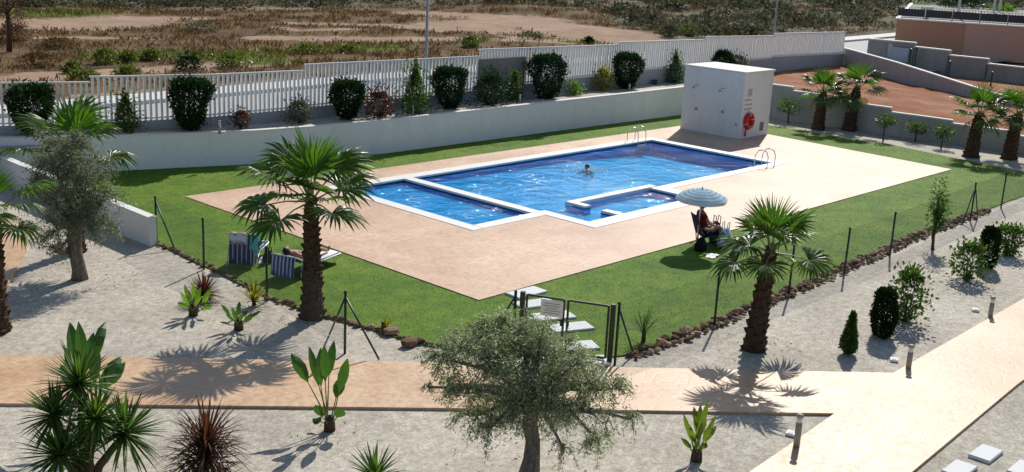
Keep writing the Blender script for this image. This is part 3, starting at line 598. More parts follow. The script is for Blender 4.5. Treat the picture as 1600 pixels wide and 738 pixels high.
# ------------------------------------------------------------------ right background: stepped wall, terracotta terrace
def at(u, v, z): return np.array(G(u, v, z))
def back_right():
    root = empty('stepped_wall', (0, 0, 0), 0, 'long grey block wall stepping down to the right below the terracotta terrace', 'wall')
    pts = [(74.0, 35.3), (74.4, 32.1), (74.2, 29.6), (74.4, 27.1), (74.4, 24.3), (75, 20.5), (76, 14)]; tops = [2.58, 2.32, 2.02, 1.72, 1.42, 1.15]
    for i, t in enumerate(tops):
        a, b = pts[i], pts[i+1]; an = math.atan2(b[1]-a[1], b[0]-a[0]); L = math.dist(a, b); c = ((a[0]+b[0])/2, (a[1]+b[1])/2)
        MB().box((c[0], c[1], t/2+.2), (L-.01, .24, t-.4), an).obj('wall_face', M['block_grey'], root)
        MB().box((c[0], c[1], t+.03), (L+.06, .34, .09), an, .01).obj('wall_cap', M['coping'], root)
        if i: MB().box((a[0]-.14, a[1], t/2+.3), (.05, .07, t-.6), an).obj('joint', M['hole'], root)
    p = at(1395, 72, 1.9); q = at(1420, 72, 1.9)
    MB().box((74.06, 33.05, 1.75), (.03, 1.35, .95), .0).obj('painted_panel', M['blue_panel'], root)
    MB().box((74.05, 33.7, 1.95), (.045, .3, 1.0), .0).obj('painted_panel', M['blue_panel'], root)
    # thin dark posts standing in front
    for u, v0, v1 in ((1485, 122, 96), (1551, 140, 113), (1433, 108, 74), (1424, 106, 77)):
        x, y = G(u, v1, 1.75); k = 71.0/x; x, y = 71.0, y*k; d = ray(u, v1); t = x/d[0]; zt = CAM[2]+t*d[2]; t = x/ray(u, v0)[0]; zb = CAM[2]+t*ray(u, v0)[2]
        lab = {1485: 'dark green post alone below the middle of the stepped grey wall', 1551: 'dark green post below the right end of the stepped grey wall', 1433: 'taller dark post beside the pale blue painted panel', 1424: 'shorter dark post nearest the pale blue painted panel'}[u]
        r = empty('fence_post', (x, y, zb-.5), 0, lab, 'post'); MB().tube([(0, 0, 0), (0, 0, zt-zb+.5)], .05, 8).obj('pole', M['green_metal'], r, True); MB().lathe([(.0, 0), (.06, .0), (.06, .03), (.0, .05)], 8, (0, 0, zt-zb+.5), False).obj('post_cap', M['green_metal'], r)
    t = empty('terrace_building', (0, 0, 0), 0, 'terracotta rendered terrace wall with dark railing on top', 'terrace')
    A, B, C_ = np.array((85.4, 38.6)), np.array((87.6, 34.0)), np.array((95.5, 17.5)); D = np.array((118, 52)); E_ = np.array((130, 30))
    V = [(*A, .8), (*B, .8), (*B, 3.52), (*A, 3.52), (*D, .8), (*D, 3.52)]
    link('terracotta_face', mesh('terracotta_face', V, [(0, 1, 2, 3), (4, 0, 3, 5)], M['terra_a']), t)
    V = [(*(B+np.array((-.03, -.0))), .8), (*C_, .8), (*C_, 3.5), (*(B+np.array((-.03, 0))), 3.5)]
    link('salmon_face', mesh('salmon_face', V, [(0, 1, 2, 3)], M['terra_b']), t)
    link('terrace_floor', mesh('terrace_floor', [(*A, 3.5), (*B, 3.5), (*C_, 3.5), (*E_, 3.5), (*D, 3.5)], [(0, 1, 2, 3, 4)], M['block_grey']), t)
    an = math.atan2(B[1]-A[1], B[0]-A[0])
    c = MB()
    for p, q in ((A, C_), (A, D)):
        d = (q-p)/np.linalg.norm(q-p); L = np.linalg.norm(q-p); a2 = math.atan2(d[1], d[0]); mid = (p+q)/2; c.box((mid[0], mid[1], 3.54), (L+.2, .3, .1), a2)
    c.obj('coping', M['coping'], t)
    d = (C_-A)/np.linalg.norm(C_-A); L = np.linalg.norm(C_-A); a2 = math.atan2(d[1], d[0]); rr = empty('railing', (A[0], A[1], 3.58), a2, 'dark railing with white top rail on the terracotta terrace', 'railing')
    MB().box((L/2, 0, .92), (L, .05, .05)).obj('top_rail', M['picket'], rr); MB().box((L/2, 0, .1), (L, .04, .04)).obj('bottom_rail', M['dark_metal'], rr)
    for i in range(int(L/2)+1): MB().box((i*2.0, 0, .45), (.05, .05, .94)).obj('post', M['picket'] if i % 4 == 1 else M['dark_metal'], rr)
    bm = MB().box((0, 0, .5), (.03, .03, .8)).mesh('bar', M['dark_metal'])
    for i in range(int(L/.22)):
        o = link('bar', bm, rr); o.location = (.1+i*.22, 0, 0)
    for i in range(int(L/2)): MB().box((i*2.0+1.0, .05, .48), (1.93, .02, .58)).obj('screen_panel', M['dark_screen'], rr)
    # low roofs and a chimney-like block beyond the railing
    for (u, v, z, sx, sy, h, lab, m) in ((1475, 24, 4.3, 5.5, 3, .5, 'flat pale roof seen behind the railing, left of the chimney block', 'wall_white'), (1515, 28, 4.3, 4.5, 3, .4, 'flat pale roof seen behind the railing, under the chimney block', 'wall_cap')):
        t_ = 112/float(ray(u, v)[0]); x, y = 112, float(ray(u, v)[1]*t_); zz_ = float(CAM[2]+ray(u, v)[2]*t_); r = empty('low_roof_building', (x, y, zz_-.92), a2+.05, lab, 'building'); MB().box((0, 0, .4), (sx, sy, .8)).obj('wall', M['block_grey'], r); MB().box((0, 0, .86), (sx+.5, sy+.5, .12), 0, .01).obj('roof', M[m], r)
    t_ = 108/float(ray(1533, 24)[0]); x, y = 108, float(ray(1533, 24)[1]*t_); r = empty('chimney_block', (x, y, float(CAM[2]+ray(1533, 24)[2]*t_)-1.0), a2, 'small square chimney block behind the terrace railing', 'chimney'); MB().box((0, 0, .55), (.9, .9, 1.1)).obj('shaft', M['wall_white'], r); MB().box((0, 0, 1.14), (1.1, 1.1, .1), 0, .01).obj('cap', M['wall_cap'], r)
    t_ = 89/float(ray(1447, 27)[0]); x, y = 89, float(ray(1447, 27)[1]*t_); r = empty('planter_bowl', (x, y, 3.5), 0, 'white bowl planter standing behind the terrace railing', 'planter'); MB().lathe([(.18, 0), (.2, .5), (.5, .75), (.55, 1.0), (.48, 1.0), (.4, .9)], 14).obj('bowl', M['wall_cap'], r, True)
back_right()
def street_light(u, v, yy, lab, hgt=8.0, lamp=True):
    d = ray(u, v); t = yy/d[1]; x = float(d[0]*t); z0 = 1.12
    r = empty('street_lamp', (x, yy, z0), 0, lab, 'street lamp', 'street lamps beyond the fence')
    MB().lathe([(.13, 0), (.13, .25), (.085, .3), (.05, hgt)], 10).obj('pole', M['grey_metal'], r, True); MB().box((0, 0, .02), (.36, .36, .04), 0, .01).obj('base_plate', M['grey_metal'], r)
    if lamp:
        MB().tube([(0, 0, hgt-.05), (.1, -.2, hgt+.15), (.3, -.9, hgt+.3)], [.05, .045, .04], 8).obj('arm', M['grey_metal'], r, True); MB().box((.36, -1.15, hgt+.3), (.22, .6, .1), .25, .03).obj('lamp_head', M['grey_metal'], r)
street_light(666, 88, 42.9, 'slim grey street lamp pole beyond the fence, left of the tan panel')
street_light(1210, 45, 44.6, 'slim grey street lamp pole beyond the last fence stretch')
for u, v, lab, dd in ((1497, 22, 'pale pole rising left of the chimney block on the terrace', 97), (1553, 14, 'left one of the paired pale poles at the top right corner', 112), (1562, 14, 'right one of the paired pale poles at the top right corner', 115)):
    d = ray(u, v); t = dd/d[0]; r = empty('lamp_post', (float(d[0]*t), float(d[1]*t), 1.0), 0, lab, 'pole'); MB().lathe([(.16, 0), (.12, 1.0), (.09, 9)], 10).obj('pole', M['pavement'], r, True); MB().box((0, 0, 9.05), (.5, .2, .12), .3, .02).obj('lamp_head', M['grey_metal'], r)
# ------------------------------------------------------------------ shed
def shed():
    x0, x1, y0, y1, h = 42.22, 44.62, 25.58, 28.72, 2.86
    r = empty('pump_shed', ((x0+x1)/2, (y0+y1)/2, .035), 0, 'white rendered pump shed with flat roof at the end of the pool', 'shed'); X, Y = (x1-x0)/2, (y1-y0)/2
    MB().box((0, 0, h/2), (2*X, 2*Y, h), 0, .006).obj('wall', M['wall_white'], r)
    MB().box((0, 0, h+.045), (2*X+.1, 2*Y+.1, .09), 0, .012).obj('roof', M['wall_cap'], r)
    # vents and small wall fittings
    MB().box((X-.62, -Y-.012, .42), (.3, .03, .4), 0, .004).obj('vent_frame', M['grey_metal'], r)
    for k in range(5): MB().box((X-.62, -Y-.034, .28+k*.07), (.24, .02, .028)).obj('vent_slat', M['hole'], r)
    MB().box((-X-.015, -Y+.22, .62), (.03, .1, .1), 0, .004).obj('socket', M['grey_metal'], r)
    def wx(u, v):
        d = ray(u, v); t = (x0-CAM[0])/d[0]; return float(d[1]*t), float(CAM[2]+d[2]*t)
    for i, ((hu, hv), (tu, tv)) in enumerate((((1090, 134), (1088, 170)), ((1131, 139), (1129, 175)))):
        y, z = wx(hu, hv); q = empty('shower', (x0, y, z), 0, ('left' if i == 0 else 'right')+' wall shower with tap on the white shed front', 'shower', 'showers on the shed front')
        MB().tube([(0, 0, 0), (-.16, 0, .03), (-.3, 0, -.02)], .013, 8).obj('shower_arm', M['grey_metal'], q, True); MB().lathe([(.02, .05), (.035, .03), (.085, 0), (.085, -.015)], 12, (-.31, 0, -.08)).obj('shower_head', M['grey_metal'], q, True)
        y2, z2 = wx(tu, tv); t = MB().lathe([(.075, 0), (.075, .02), (.04, .03), (.035, .09)], 10).obj('tap', M['grey_metal'], q, True); t.location = (0, y2-y, z2-z); t.rotation_euler = (0, -PI/2, 0)
    def wy_(u, v):
        d = ray(u, v); t = (y0-CAM[1])/d[1]; return float(d[0]*t), float(CAM[2]+d[2]*t)
    # faded notice and rows of lettering too weathered to read
    x, z = wy_(1172, 145); q = empty('notice', (x, y0-.004, z), 0, 'small faded grey notice high on the shed side wall', 'notice'); MB().box((0, -.008, 0), (.34, .012, .36), 0, .003).obj('plate', M['pavement'], q)
    for k in range(4): MB().box((random.uniform(-.02, .02), -.016, .11-k*.07), (.24-.04*(k % 2), .004, .025)).obj('print_line', M['dark_ink'], q)
    x, z = wy_(1169, 164); q = empty('wall_lettering', (x, y0-.003, z), 0, 'three rows of small faded lettering above the red lifebuoy', 'lettering')
    for k, mm in enumerate(('dark_ink', 'red_ink', 'dark_ink')):
        xx = -.3
        for j in range(6):
            wd = random.uniform(.05, .08); hh = random.uniform(.05, .09); MB().box((xx+wd/2, 0, .22-k*.2+(hh-.08)/2), (wd*.75, .006, hh)).obj('letter_mark', M[mm], q); xx += wd+random.uniform(.02, .05)
    x, z = wy_(1168, 189); q = empty('lifebuoy', (x-.02, y0-.0, z), 0, 'red lifebuoy hanging on the shed side wall', 'lifebuoy')
    MB().tube([(.27*math.cos(a), -.1, .29*math.sin(a)) for a in np.linspace(0, 2*PI, 28, endpoint=False)], .1, 10, False, True).obj('ring', M['red'], q, True)
    for a in (.3, PI/2+.2, PI+.3, 1.5*PI+.1): MB().tube([(.27*math.cos(a+k), -.1, .29*math.sin(a+k)) for k in (-.05, .05)], .104, 10).obj('band', M['white_cloth'], q, True)
    dsc = MB().lathe([(.24, 0), (.24, .05)], 20).obj('backing_disc', M['red'], q); dsc.rotation_euler = (PI/2, 0, 0); dsc.location = (0, -.02, 0)
    MB().tube([(-.22, -.13, -.3), (-.28, -.12, -.48), (-.24, -.1, -.62), (-.18, -.1, -.5)], [.03, .04, .045, .02], 6).obj('rope', M['red'], q, True)
shed()
# ------------------------------------------------------------------ pool fence, gate
def mesh_wires(p, q, z0, z1, step=.055, rad=.0016):
    """chain-link net between two posts, as slanting wires (local to p)"""
    d = np.array(q)-np.array(p); L = np.linalg.norm(d); d /= L; n = np.array([-d[1], d[0]]); h = z1-z0; b = MB(); s = 0; Hh = h
    for sg in (1, -1):
        a = -h if sg > 0 else 0.0; e = L if sg > 0 else L+h; t = a
        while t < e:
            # wire from (t,z0) to (t+sg*h,z1) clipped to 0..L
            s0, s1 = t, t+sg*h; lo, hi = 0.0, 1.0
            for bound, side in ((0.0, 1), (L, -1)):
                f0, f1 = (s0-bound)*side, (s1-bound)*side
                if f0 < 0 and f1 < 0: lo, hi = 1, 0; break
                if f0 < 0: lo = max(lo, f0/(f0-f1))
                if f1 < 0: hi = min(hi, f0/(f0-f1))
            if hi-lo > .02:
                P0 = (s0+(s1-s0)*lo, z0+h*lo); P1 = (s0+(s1-s0)*hi, z0+h*hi); V = []
                for (ss, zz) in (P0, P1):
                    for k in range(3):
                        an = 2*PI*k/3; V.append((d[0]*ss+n[0]*rad*math.cos(an), d[1]*ss+n[1]*rad*math.cos(an), zz+rad*1.3*math.sin(an)))
                b.add(V, [(0, 1, 4, 3), (1, 2, 5, 4), (2, 0, 3, 5)])
            t += step*1.414
    return b
LP = [(14.03, 25.36), (13.78, 22.72), (13.57, 19.8), (12.91, 16.2)]
RPS = [(16.62, 12.36), (20.07, 12.3), (23.5, 12.42), (26.35, 12.42), (29.11, 12.45), (32.3, 12.6), (35.59, 12.75), (38.48, 12.83), (42, 12.9), (46, 13.0)]
def fence(pts, lab, braces, hgt=1.24):
    r = empty('pool_fence', (pts[0][0], pts[0][1], 0), 0, lab, 'fence'); o = np.array(pts[0])
    for i, p in enumerate(pts):
        hh = hgt*random.uniform(.98, 1.02); lx, ly = p[0]-o[0], p[1]-o[1]
        pr = MB().tube([(lx, ly, -.05), (lx+random.gauss(0, .008), ly, hh)], .027, 10).obj('fence_post', M['green_metal'], r, True)
        c = MB().lathe([(0, .03), (.03, .02), (.033, 0), (.033, -.02)], 10, (lx, ly, hh), False).obj('post_cap', M['green_metal'], pr, True)
        for bx, by in braces.get(i, []): MB().tube([(lx, ly, hh-.1), (bx-o[0], by-o[1], 0)], .02, 8).obj('brace', M['green_metal'], r, True)
        if i:
            b = MB()
            for z in (.06, .62, hgt-.03): b.tube([(pts[i-1][0]-o[0], pts[i-1][1]-o[1], z), (lx, ly, z)], .002, 4, False)
            net = mesh_wires(pts[i-1], p, .06, hgt-.03); off = np.array(pts[i-1])-o; b.add([(v[0]+off[0], v[1]+off[1], v[2]) for v in net.V], net.F)
            b.obj('wire_net', M['green_metal'], r, kind='stuff')
    return r
fence(LP, 'green wire pool fence on posts along the left side of the lawn', {0: [(14.1, 24.6)], 3: [(13.19, 15.49), (13.3, 17.2)]})
fence(RPS, 'green wire pool fence on posts along the rock edge right of the gate', {0: [(17.35, 12.45)], 6: [(34.9, 12.72), (36.3, 12.78)]})
def gate():
    A, B = np.array((15.72, 14.12)), np.array((16.55, 12.42)); d = B-A; L = float(np.linalg.norm(d)); an = math.atan2(d[1], d[0])
    r = empty('garden_gate', (A[0], A[1], 0), an, 'dark green metal double gate carrying a white notice, beside the path', 'gate'); g = M['green_metal']; h = 1.24
    for x in (0.02, L-.02): MB().box((x, 0, h/2), (.09, .09, h), 0, .006).obj('gate_post', g, r)
    for (x0, x1) in ((.09, L*.475), (L*.475+.045, L-.09)):
        q = MB().box((x0+.02, 0, h/2+.03), (.04, .04, h-.14)).box((x1-.02, 0, h/2+.03), (.04, .04, h-.14)).box(((x0+x1)/2, 0, h-.05), (x1-x0-.082, .038, .04)).box(((x0+x1)/2, 0, .1), (x1-x0-.082, .038, .05)).obj('gate_leaf', g, r)
        net = mesh_wires((0, 0), (x1-x0-.06, 0), .12, h-.07); MB().add([(v[0]+x0+.03, v[1], v[2]) for v in net.V], net.F).obj('wire_net', g, q, kind='stuff')
        MB().box(((x1-.05) if x0 < .2 else x0+.05, -.05, .72), (.03, .05, .14), 0, .005).obj('handle', M['dark_metal'], q)
    MB().tube([(-.13, 0, 0), (-.13, 0, h)], .03, 10).obj('side_post', g, r, True); MB().tube([(-.13, 0, h-.12), (-.75, .12, 0)], .02, 8).obj('brace', g, r, True)
    q = empty('gate_notice', (A[0]+d[0]*.34, A[1]+d[1]*.34, .98), an, 'white printed notice fixed on the left leaf of the gate', 'notice')
    MB().box((0, -.032, 0), (.46, .012, .34), 0, .003).obj('plate', M['white'], q)
    for k in range(5): MB().box((random.uniform(-.02, .02), -.04, .1-k*.05), (.34-.1*(k % 3 == 2), .003, .012)).obj('print_line', M['dark_ink'], q)
gate()
# ------------------------------------------------------------------ stepping stones, bollards, spot lights
SL = ['stepping stone touching the deck corner', 'second stepping stone down from the deck, behind the gate post', 'stepping stone partly covered by the gate notice', 'stepping stone between the notice and the gate foot, on open lawn', 'stepping stone just inside the gate', 'stepping stone under the gate, by the path']
for (cx, cy, an), lab in zip(((18.53, 16.5, -.05), (18.08, 15.82, -.3), (17.75, 14.98, -.42), (17.5, 14.26, -.4), (16.68, 13.45, -.5), (16.22, 12.8, -.62)), SL):
    MBo = MB().box((0, 0, 0), (.94, .48, .06), 0, .012).obj('stepping_stone', M['slab']); MBo.location = (cx, cy, .03); MBo.rotation_euler = (0, 0, an); tag(MBo, lab, 'stepping stone', 'stepping stones to the gate')
for (u, v, lab) in ((1540, 710, 'larger pale stepping stone on gravel at the lower right'), (1499, 735, 'pale stepping stone cut by the lower edge of the photo'), (1600, 735, 'pale stepping stone at the lower right corner')):
    x, y = G(u, v); o = MB().box((0, 0, 0), (.62, .36, .06), 0, .012).obj('stepping_stone', M['slab']); o.location = (x, y, .01); tag(o, lab, 'stepping stone', 'stepping stones in the lower gravel')
def bollard(x, y, z, h, lab, r=.055, grp='bollard lights along the path'):
    q = empty('bollard_light', (x, y, z), random.uniform(0, 3), lab, 'bollard', grp)
    MB().lathe([(r, 0), (r, h-.16)], 12).obj('post', M['bollard'], q, True); MB().lathe([(r*.8, 0), (r*.8, .1)], 12, (0, 0, h-.16)).obj('lens', M['white'], q, True); MB().lathe([(r*1.1, 0), (r*1.1, .04), (r*.6, .06)], 12, (0, 0, h-.06)).obj('cap', M['bollard'], q, True)
for (b, lab, h) in (((1419, 577), 'bollard light at the inner corner of the path junction', .53), ((1547, 495), 'bollard light farthest right along the upper path edge', .5), ((1244, 700), 'nearest bollard light in the gravel wedge by the path fork', .62)):
    bollard(*G(*b), 0, h, lab)
for (b, lab) in (((343, 207), 'small bollard light in the bed right of the left dark bush'), ((645, 181), 'small bollard light in the bed before the cone shaped bush'), ((812, 163), 'small bollard light in the bed beside the narrow green bush'), ((983, 144), 'small bollard light in the bed before the dark bush left of the shed')):
    x, y = G(*b, 1.22); bollard(x, y, 1.17, .46, lab, .05, 'bollard lights in the planting bed')
for (u, v, lab) in ((1397, 563, 'flat white ground spot light by the junction bollard'), (1524, 485, 'flat white ground spot light near the far right bollard'), (1236, 678, 'white ground spot light beside the nearest bollard')):
    x, y = G(u, v); q = empty('ground_light', (x, y, -.02), random.uniform(0, 1), lab, 'ground light', 'ground lights in the gravel'); MB().box((0, 0, .03), (.2, .16, .05), 0, .012).obj('housing', M['white'], q); MB().box((0, 0, .058), (.14, .1, .012), 0, .003).obj('lens', M['wall_cap'], q)
# ------------------------------------------------------------------ rock edging
def rocks():
    r = empty('rock_border', (0, 0, 0), 0, 'row of brown stones edging the lawn against the gravel', 'rock edging'); vs = []
    for k in range(9):
        bm = bmesh.new(); bmesh.ops.create_icosphere(bm, subdivisions=1, radius=.5); rg = random.Random(k)
        for v in bm.verts: v.co *= rg.uniform(.72, 1.15); v.co.z *= .75
        me = bpy.data.meshes.new('stone'); bm.to_mesh(me); bm.free(); me.materials.append(M['rock']); vs.append(me)
    B = LAWN_BORDER; n = 0
    for i, (a, b) in enumerate(zip(B[:-1], B[1:])):
        if i in (6, 7): continue
        L = math.dist(a, b); t = 0; thin = i < 6
        while t < L:
            big = not thin; s = random.uniform(.11, .2) if thin else random.uniform(.17, .29)
            rows = 1 if thin else 2
            for k in range(rows):
                if n >= 297: break
                nx, ny = (b[1]-a[1])/L, -(b[0]-a[0])/L
                if thin: nx, ny = -nx, -ny
                off = random.uniform(-.05, .1)+(.2 if k else 0)*(-1 if False else 1)
                sg = 1
                x = a[0]+(b[0]-a[0])*t/L+nx*off*sg; y = a[1]+(b[1]-a[1])*t/L+ny*off*sg
                o = link('stone', random.choice(vs), r); sk_ = s*(random.uniform(.55, .85) if k else 1)
                o.location = (x, y, sk_*.2); o.scale = (sk_*random.uniform(.9, 1.35), sk_*random.uniform(.8, 1.1), sk_*random.uniform(.7, 1.0)); o.rotation_euler = (random.uniform(-.3, .3), random.uniform(-.3, .3), random.uniform(0, 6.28)); n += 1
            t += s*(.85 if not thin else .95)
    for u, v, s, in ((612, 522, .3), (640, 540, .32), (655, 536, .22), (604, 516, .2)):
        x, y = G(u, v); o = link('stone', random.choice(vs), r); o.location = (x, y, s*.25); o.scale = (s*1.3, s, s*.8)
rocks()
# ------------------------------------------------------------------ vegetation kit
def rv(n): v = RNG.normal(size=(n, 3)); return v/np.linalg.norm(v, axis=1, keepdims=True)
def leafcloud(name, P, D, L, W, mat_, fold=.25):
    """diamond leaves at P pointing along D"""
    P = np.asarray(P); n = len(P); D = D/np.linalg.norm(D, axis=1, keepdims=True)
    U = rv(n); Sd = np.cross(D, U); Sd /= np.linalg.norm(Sd, axis=1, keepdims=True)+1e-9; Nn = np.cross(Sd, D)
    L = np.broadcast_to(np.asarray(L, float).reshape(-1, 1), (n, 1)); W = np.broadcast_to(np.asarray(W, float).reshape(-1, 1), (n, 1))
    a = P; b = P+D*L*.5+Sd*W*.5+Nn*L*fold*.3; c = P+D*L; d = P+D*L*.5-Sd*W*.5+Nn*L*fold*.3
    return quads(name, np.stack([a, b, c, d], 1), mat_)
def shell_points(n, rfun, h, depth=.3, z0=0.0, seed=0, top=True):
    """points within a lumpy body of revolution, thickest near its surface"""
    ph = RNG.uniform(0, 6.28, 9); th = RNG.uniform(0, 2*PI, n); t = RNG.uniform(0, 1, n)
    lump = 1+.13*np.sin(3*th+ph[0]+5*t)+.10*np.sin(5*th+ph[1]-9*t)+.07*np.sin(11*t+ph[2]+2*th)+.05*np.sin(9*th+14*t+ph[3])
    r = rfun(t)*lump; q = 1-depth*RNG.uniform(0, 1, n)**1.6
    x, y, z = np.cos(th)*r*q, np.sin(th)*r*q, z0+t*h
    nrm = np.stack([np.cos(th), np.sin(th), np.clip((t-.55)*2.0, -.5, 1.6)], 1)
    if top:
        k = n//5; rr = np.sqrt(RNG.uniform(0, 1, k))*rfun(np.array([.9]))[0]; a2 = RNG.uniform(0, 2*PI, k)
        x[:k], y[:k] = np.cos(a2)*rr, np.sin(a2)*rr; z[:k] = z0+h*(1-.13*(rr/rfun(np.array([.9]))[0])**2-.06*RNG.uniform(0, 1, k)+.05*np.sin(a2*3+ph[4])*rr/rr.max()+.035*np.sin(a2*7+ph[5])); nrm[:k] = [0, 0, 1]
    return np.stack([x, y, z], 1), nrm
PROF = {
    'box': lambda w: (lambda t: w/2*np.clip(1.12*(np.clip(t, .001, 1)**.26)*np.sqrt(np.clip(1-np.clip((t-.55)/.5, 0, 1)**3, .02, 1)), .05, 1)*(.7+.3*np.clip(t*1.5, 0, 1))),
    'round': lambda w: (lambda t: w/2*np.sqrt(np.clip(1-(2*t-1)**2, .02, 1))),
    'column': lambda w: (lambda t: w/2*np.clip(np.sin(PI*np.clip(.12+.78*t, 0, 1))**.45, .15, 1)),
    'cone': lambda w: (lambda t: w/2*np.clip(np.minimum((1-t)**.8, .35+4*t), .02, 1)),
}
def nm_loose(n): return n == 'garden_shrub'
def bush(name, x, y, z, h, wd, prof, mat_, lab, cat='bush', group=None, n=1600, L=.07, W=.035, stem=.1, out=.9, ragged=.25, kindname='foliage', depth=.3):
    r = empty(name, (x, y, z), random.uniform(0, 6), lab, cat, group)
    loose = depth > .5 or nm_loose(name)
    n = int(n*(1.1 if loose else 2.2)); L, W = L*1.35, W*1.5
    P, Nn = shell_points(n, PROF[prof](wd), h-stem, depth, stem)
    P = P+RNG.normal(size=P.shape)*np.array([wd, wd, h])*.018; D = Nn*out+rv(n)*.8+np.array([0, 0, .35])
    k = RNG.uniform(0, 1, n) < (.22 if loose else .07); P[k] += Nn[k]*wd*ragged*RNG.uniform(.1, .5, (k.sum(), 1)); Ls = L*RNG.uniform(.6, 1.3, n)
    link(kindname, leafcloud(kindname, P, D, Ls, Ls*W/L, M[mat_]), r, 'stuff')
    b = MB()
    for i in range(7):
        a = random.uniform(0, 6.28); q = random.uniform(.2, .75)*wd/2; b.tube([(0.02*math.cos(a), .02*math.sin(a), -.03), (q*.4*math.cos(a), q*.4*math.sin(a), h*.3), (q*math.cos(a), q*math.sin(a), h*.8)], [.018, .012, .004], 5, False)
    b.obj('stems', M['twig'], r, True); return r
def strip(b, pts, wid, side, fold=0.0, mi=None):
    """a blade: centre line pts, half widths, side vector (constant or list); a fold makes it a V"""
    k = len(pts); V = []; F = []
    for i, (p, w_) in enumerate(zip(pts, wid)):
        p = Vector(p); s = Vector(side[i] if isinstance(side, list) else side)
        t = (Vector(pts[min(i+1, k-1)])-Vector(pts[max(i-1, 0)])).normalized(); s = (s-t*s.dot(t)).normalized(); nn = s.cross(t)
        V += [p-s*w_+nn*w_*fold, p, p+s*w_+nn*w_*fold]
    for i in range(k-1):
        for j in (0, 1): F.append((i*3+j, i*3+j+1, i*3+4+j, i*3+3+j))
    b.add(V, F)
# ---- Washingtonia palms
def fan_mesh(seed, pet=.62, rad=.62, nseg=30, span=R(250), droop=.5, leafm='palm_leaf'):
    rg = random.Random(seed); b = MB(); b.mi = 0
    b.tube([(0, 0, 0), (pet*.5, 0, .03), (pet, 0, -.01)], [.020, .013, .010], 5, False); b.mi = 1
    for i in range(nseg):
        a = -span/2+span*i/(nseg-1)+rg.gauss(0, .015); k = math.cos(a*.5); Lr = rad*(.72+.32*max(0, k))*rg.uniform(.9, 1.08)
        d = Vector((math.cos(a), math.sin(a), 0)); cup = .20*(1-k)*1.0; side = Vector((-math.sin(a), math.cos(a), .55 if i % 2 else -.55))
        pts = []; dr = droop*rg.uniform(.55, 1.35)
        for q in (0, .3, .58, .8, 1.0):
            z = cup*Lr*q*1.2+.05*math.sin(q*PI)-dr*Lr*max(0, q-.42)**1.7
            shr = 1-.16*dr*max(0, q-.5); pts.append(Vector((pet, 0, 0))+d*Lr*q*shr+Vector((0, 0, z)))
        hw = Lr*math.sin(span/nseg/2)*.9; strip(b, pts, [.004, hw*.42, hw*.75, hw*.42, .002], side, .15)
    return b.mesh('frond', [M['petiole'], M[leafm]])
FANS = [fan_mesh(i, .58+.14*(i % 3), .64+.05*(i % 2), 28+2*(i % 3), R(235+15*(i % 3)), .35+.22*(i % 3)) for i in range(5)]
YOUNG = [fan_mesh(20+i, .34, .58, 22, R(105+25*i), .08, 'palm_young') for i in range(3)]
OLDF = [fan_mesh(40, .5, .5, 22, R(200), 1.0, 'dry_leaf')]
PALM_N = [0]
def palm(base, trunk_h, r0, r1, size, nf, lab, z=0.0, lean=(0, 0), dry=2, seed=0, low=-48):
    x, y = base; rg = random.Random(seed); r = empty('fan_palm', (x, y, z), 0, lab, 'palm', 'fan palms in the gravel')
    K = 9; pts = [(lean[0]*(i/K)**1.5, lean[1]*(i/K)**1.5, -.06+(trunk_h+.06)*i/K) for i in range(K+1)]
    rad = [r0*(1.12 if i == 0 else 1)*(1-(1-r1/r0)*min(1, (i/K)**.75))*(1.02 if i % 2 else .97) for i in range(K+1)]
    rad[-1] *= .55; b = MB().tube([p if i < K else (p[0], p[1], p[2]-.10) for i, p in enumerate(pts)], rad, 14); b.obj('trunk', M['palm_bark'], r, True)
    b = MB(); nb = int(58*trunk_h/1.6)
    for i in range(nb):   # cut leaf bases winding up the trunk
        t = (i+.5)/nb; a = i*2.399; k = t*K; j = min(K-1, int(k)); f = k-j; c = [pts[j][q]*(1-f)+pts[j+1][q]*f for q in range(3)]; rr = rad[j]*(1-f)+rad[j+1]*f
        w_ = .085*(r0/.26)*rg.uniform(.8, 1.2); h_ = .13*rg.uniform(.8, 1.3); o = .045*rg.uniform(.5, 1.5); ca, sa = math.cos(a), math.sin(a)
        def P(rd, tw, dz): return (c[0]+ca*rd-sa*tw, c[1]+sa*rd+ca*tw, c[2]+dz)
        b.add([P(rr-.03, -w_, -h_*.5), P(rr-.03, w_, -h_*.5), P(rr+o, w_*.55, h_*.5), P(rr+o, -w_*.55, h_*.5), P(rr-.03, w_*.6, h_*.6), P(rr-.03, -w_*.6, h_*.6)], [(0, 1, 2, 3), (3, 2, 4, 5), (1, 4, 2), (0, 3, 5)])
    b.obj('leaf_bases', M['palm_bark'], r, kind='stuff')
    top = Vector(pts[-1]); MB().lathe([(r1*.75, -.22), (r1*.8, -.1), (r1*.5, .04), (.02, .14)], 10, tuple(top)).obj('crown_shaft', M['petiole'], r, True)
    for i in range(nf):
        t = (i+.5)/nf; az = i*2.39996+rg.uniform(-.25, .25); el = R(84-(84-low)*t**1.05)+rg.gauss(0, .10)
        me = rg.choice(YOUNG) if t < .26 else rg.choice(FANS)
        if i >= nf-dry: me = OLDF[0]; el = R(low-12)
        o = link('frond', me, r); s = size*rg.uniform(.85, 1.12)*(1.0 if t > .26 else 1.25); o.scale = (s, s, s)
        o.location = top+Vector((math.cos(az), math.sin(az), 0))*r1*.45+Vector((0, 0, .02-.14*t))
        o.rotation_euler = Euler((rg.gauss(0, .22), -el, az), 'XYZ')
    return r
palm((13.70, 18.31), 2.62, .25, .13, 1.16, 18, 'large fan palm at the lawn edge left of the pool, before the loungers', 0, (.0, .06), 0, 1, -22)
palm((19.59, 11.0), 2.16, .235, .13, .94, 15, 'fan palm in the right gravel before the striped parasol', 0, (.16, -.06), 0, 2, -26)
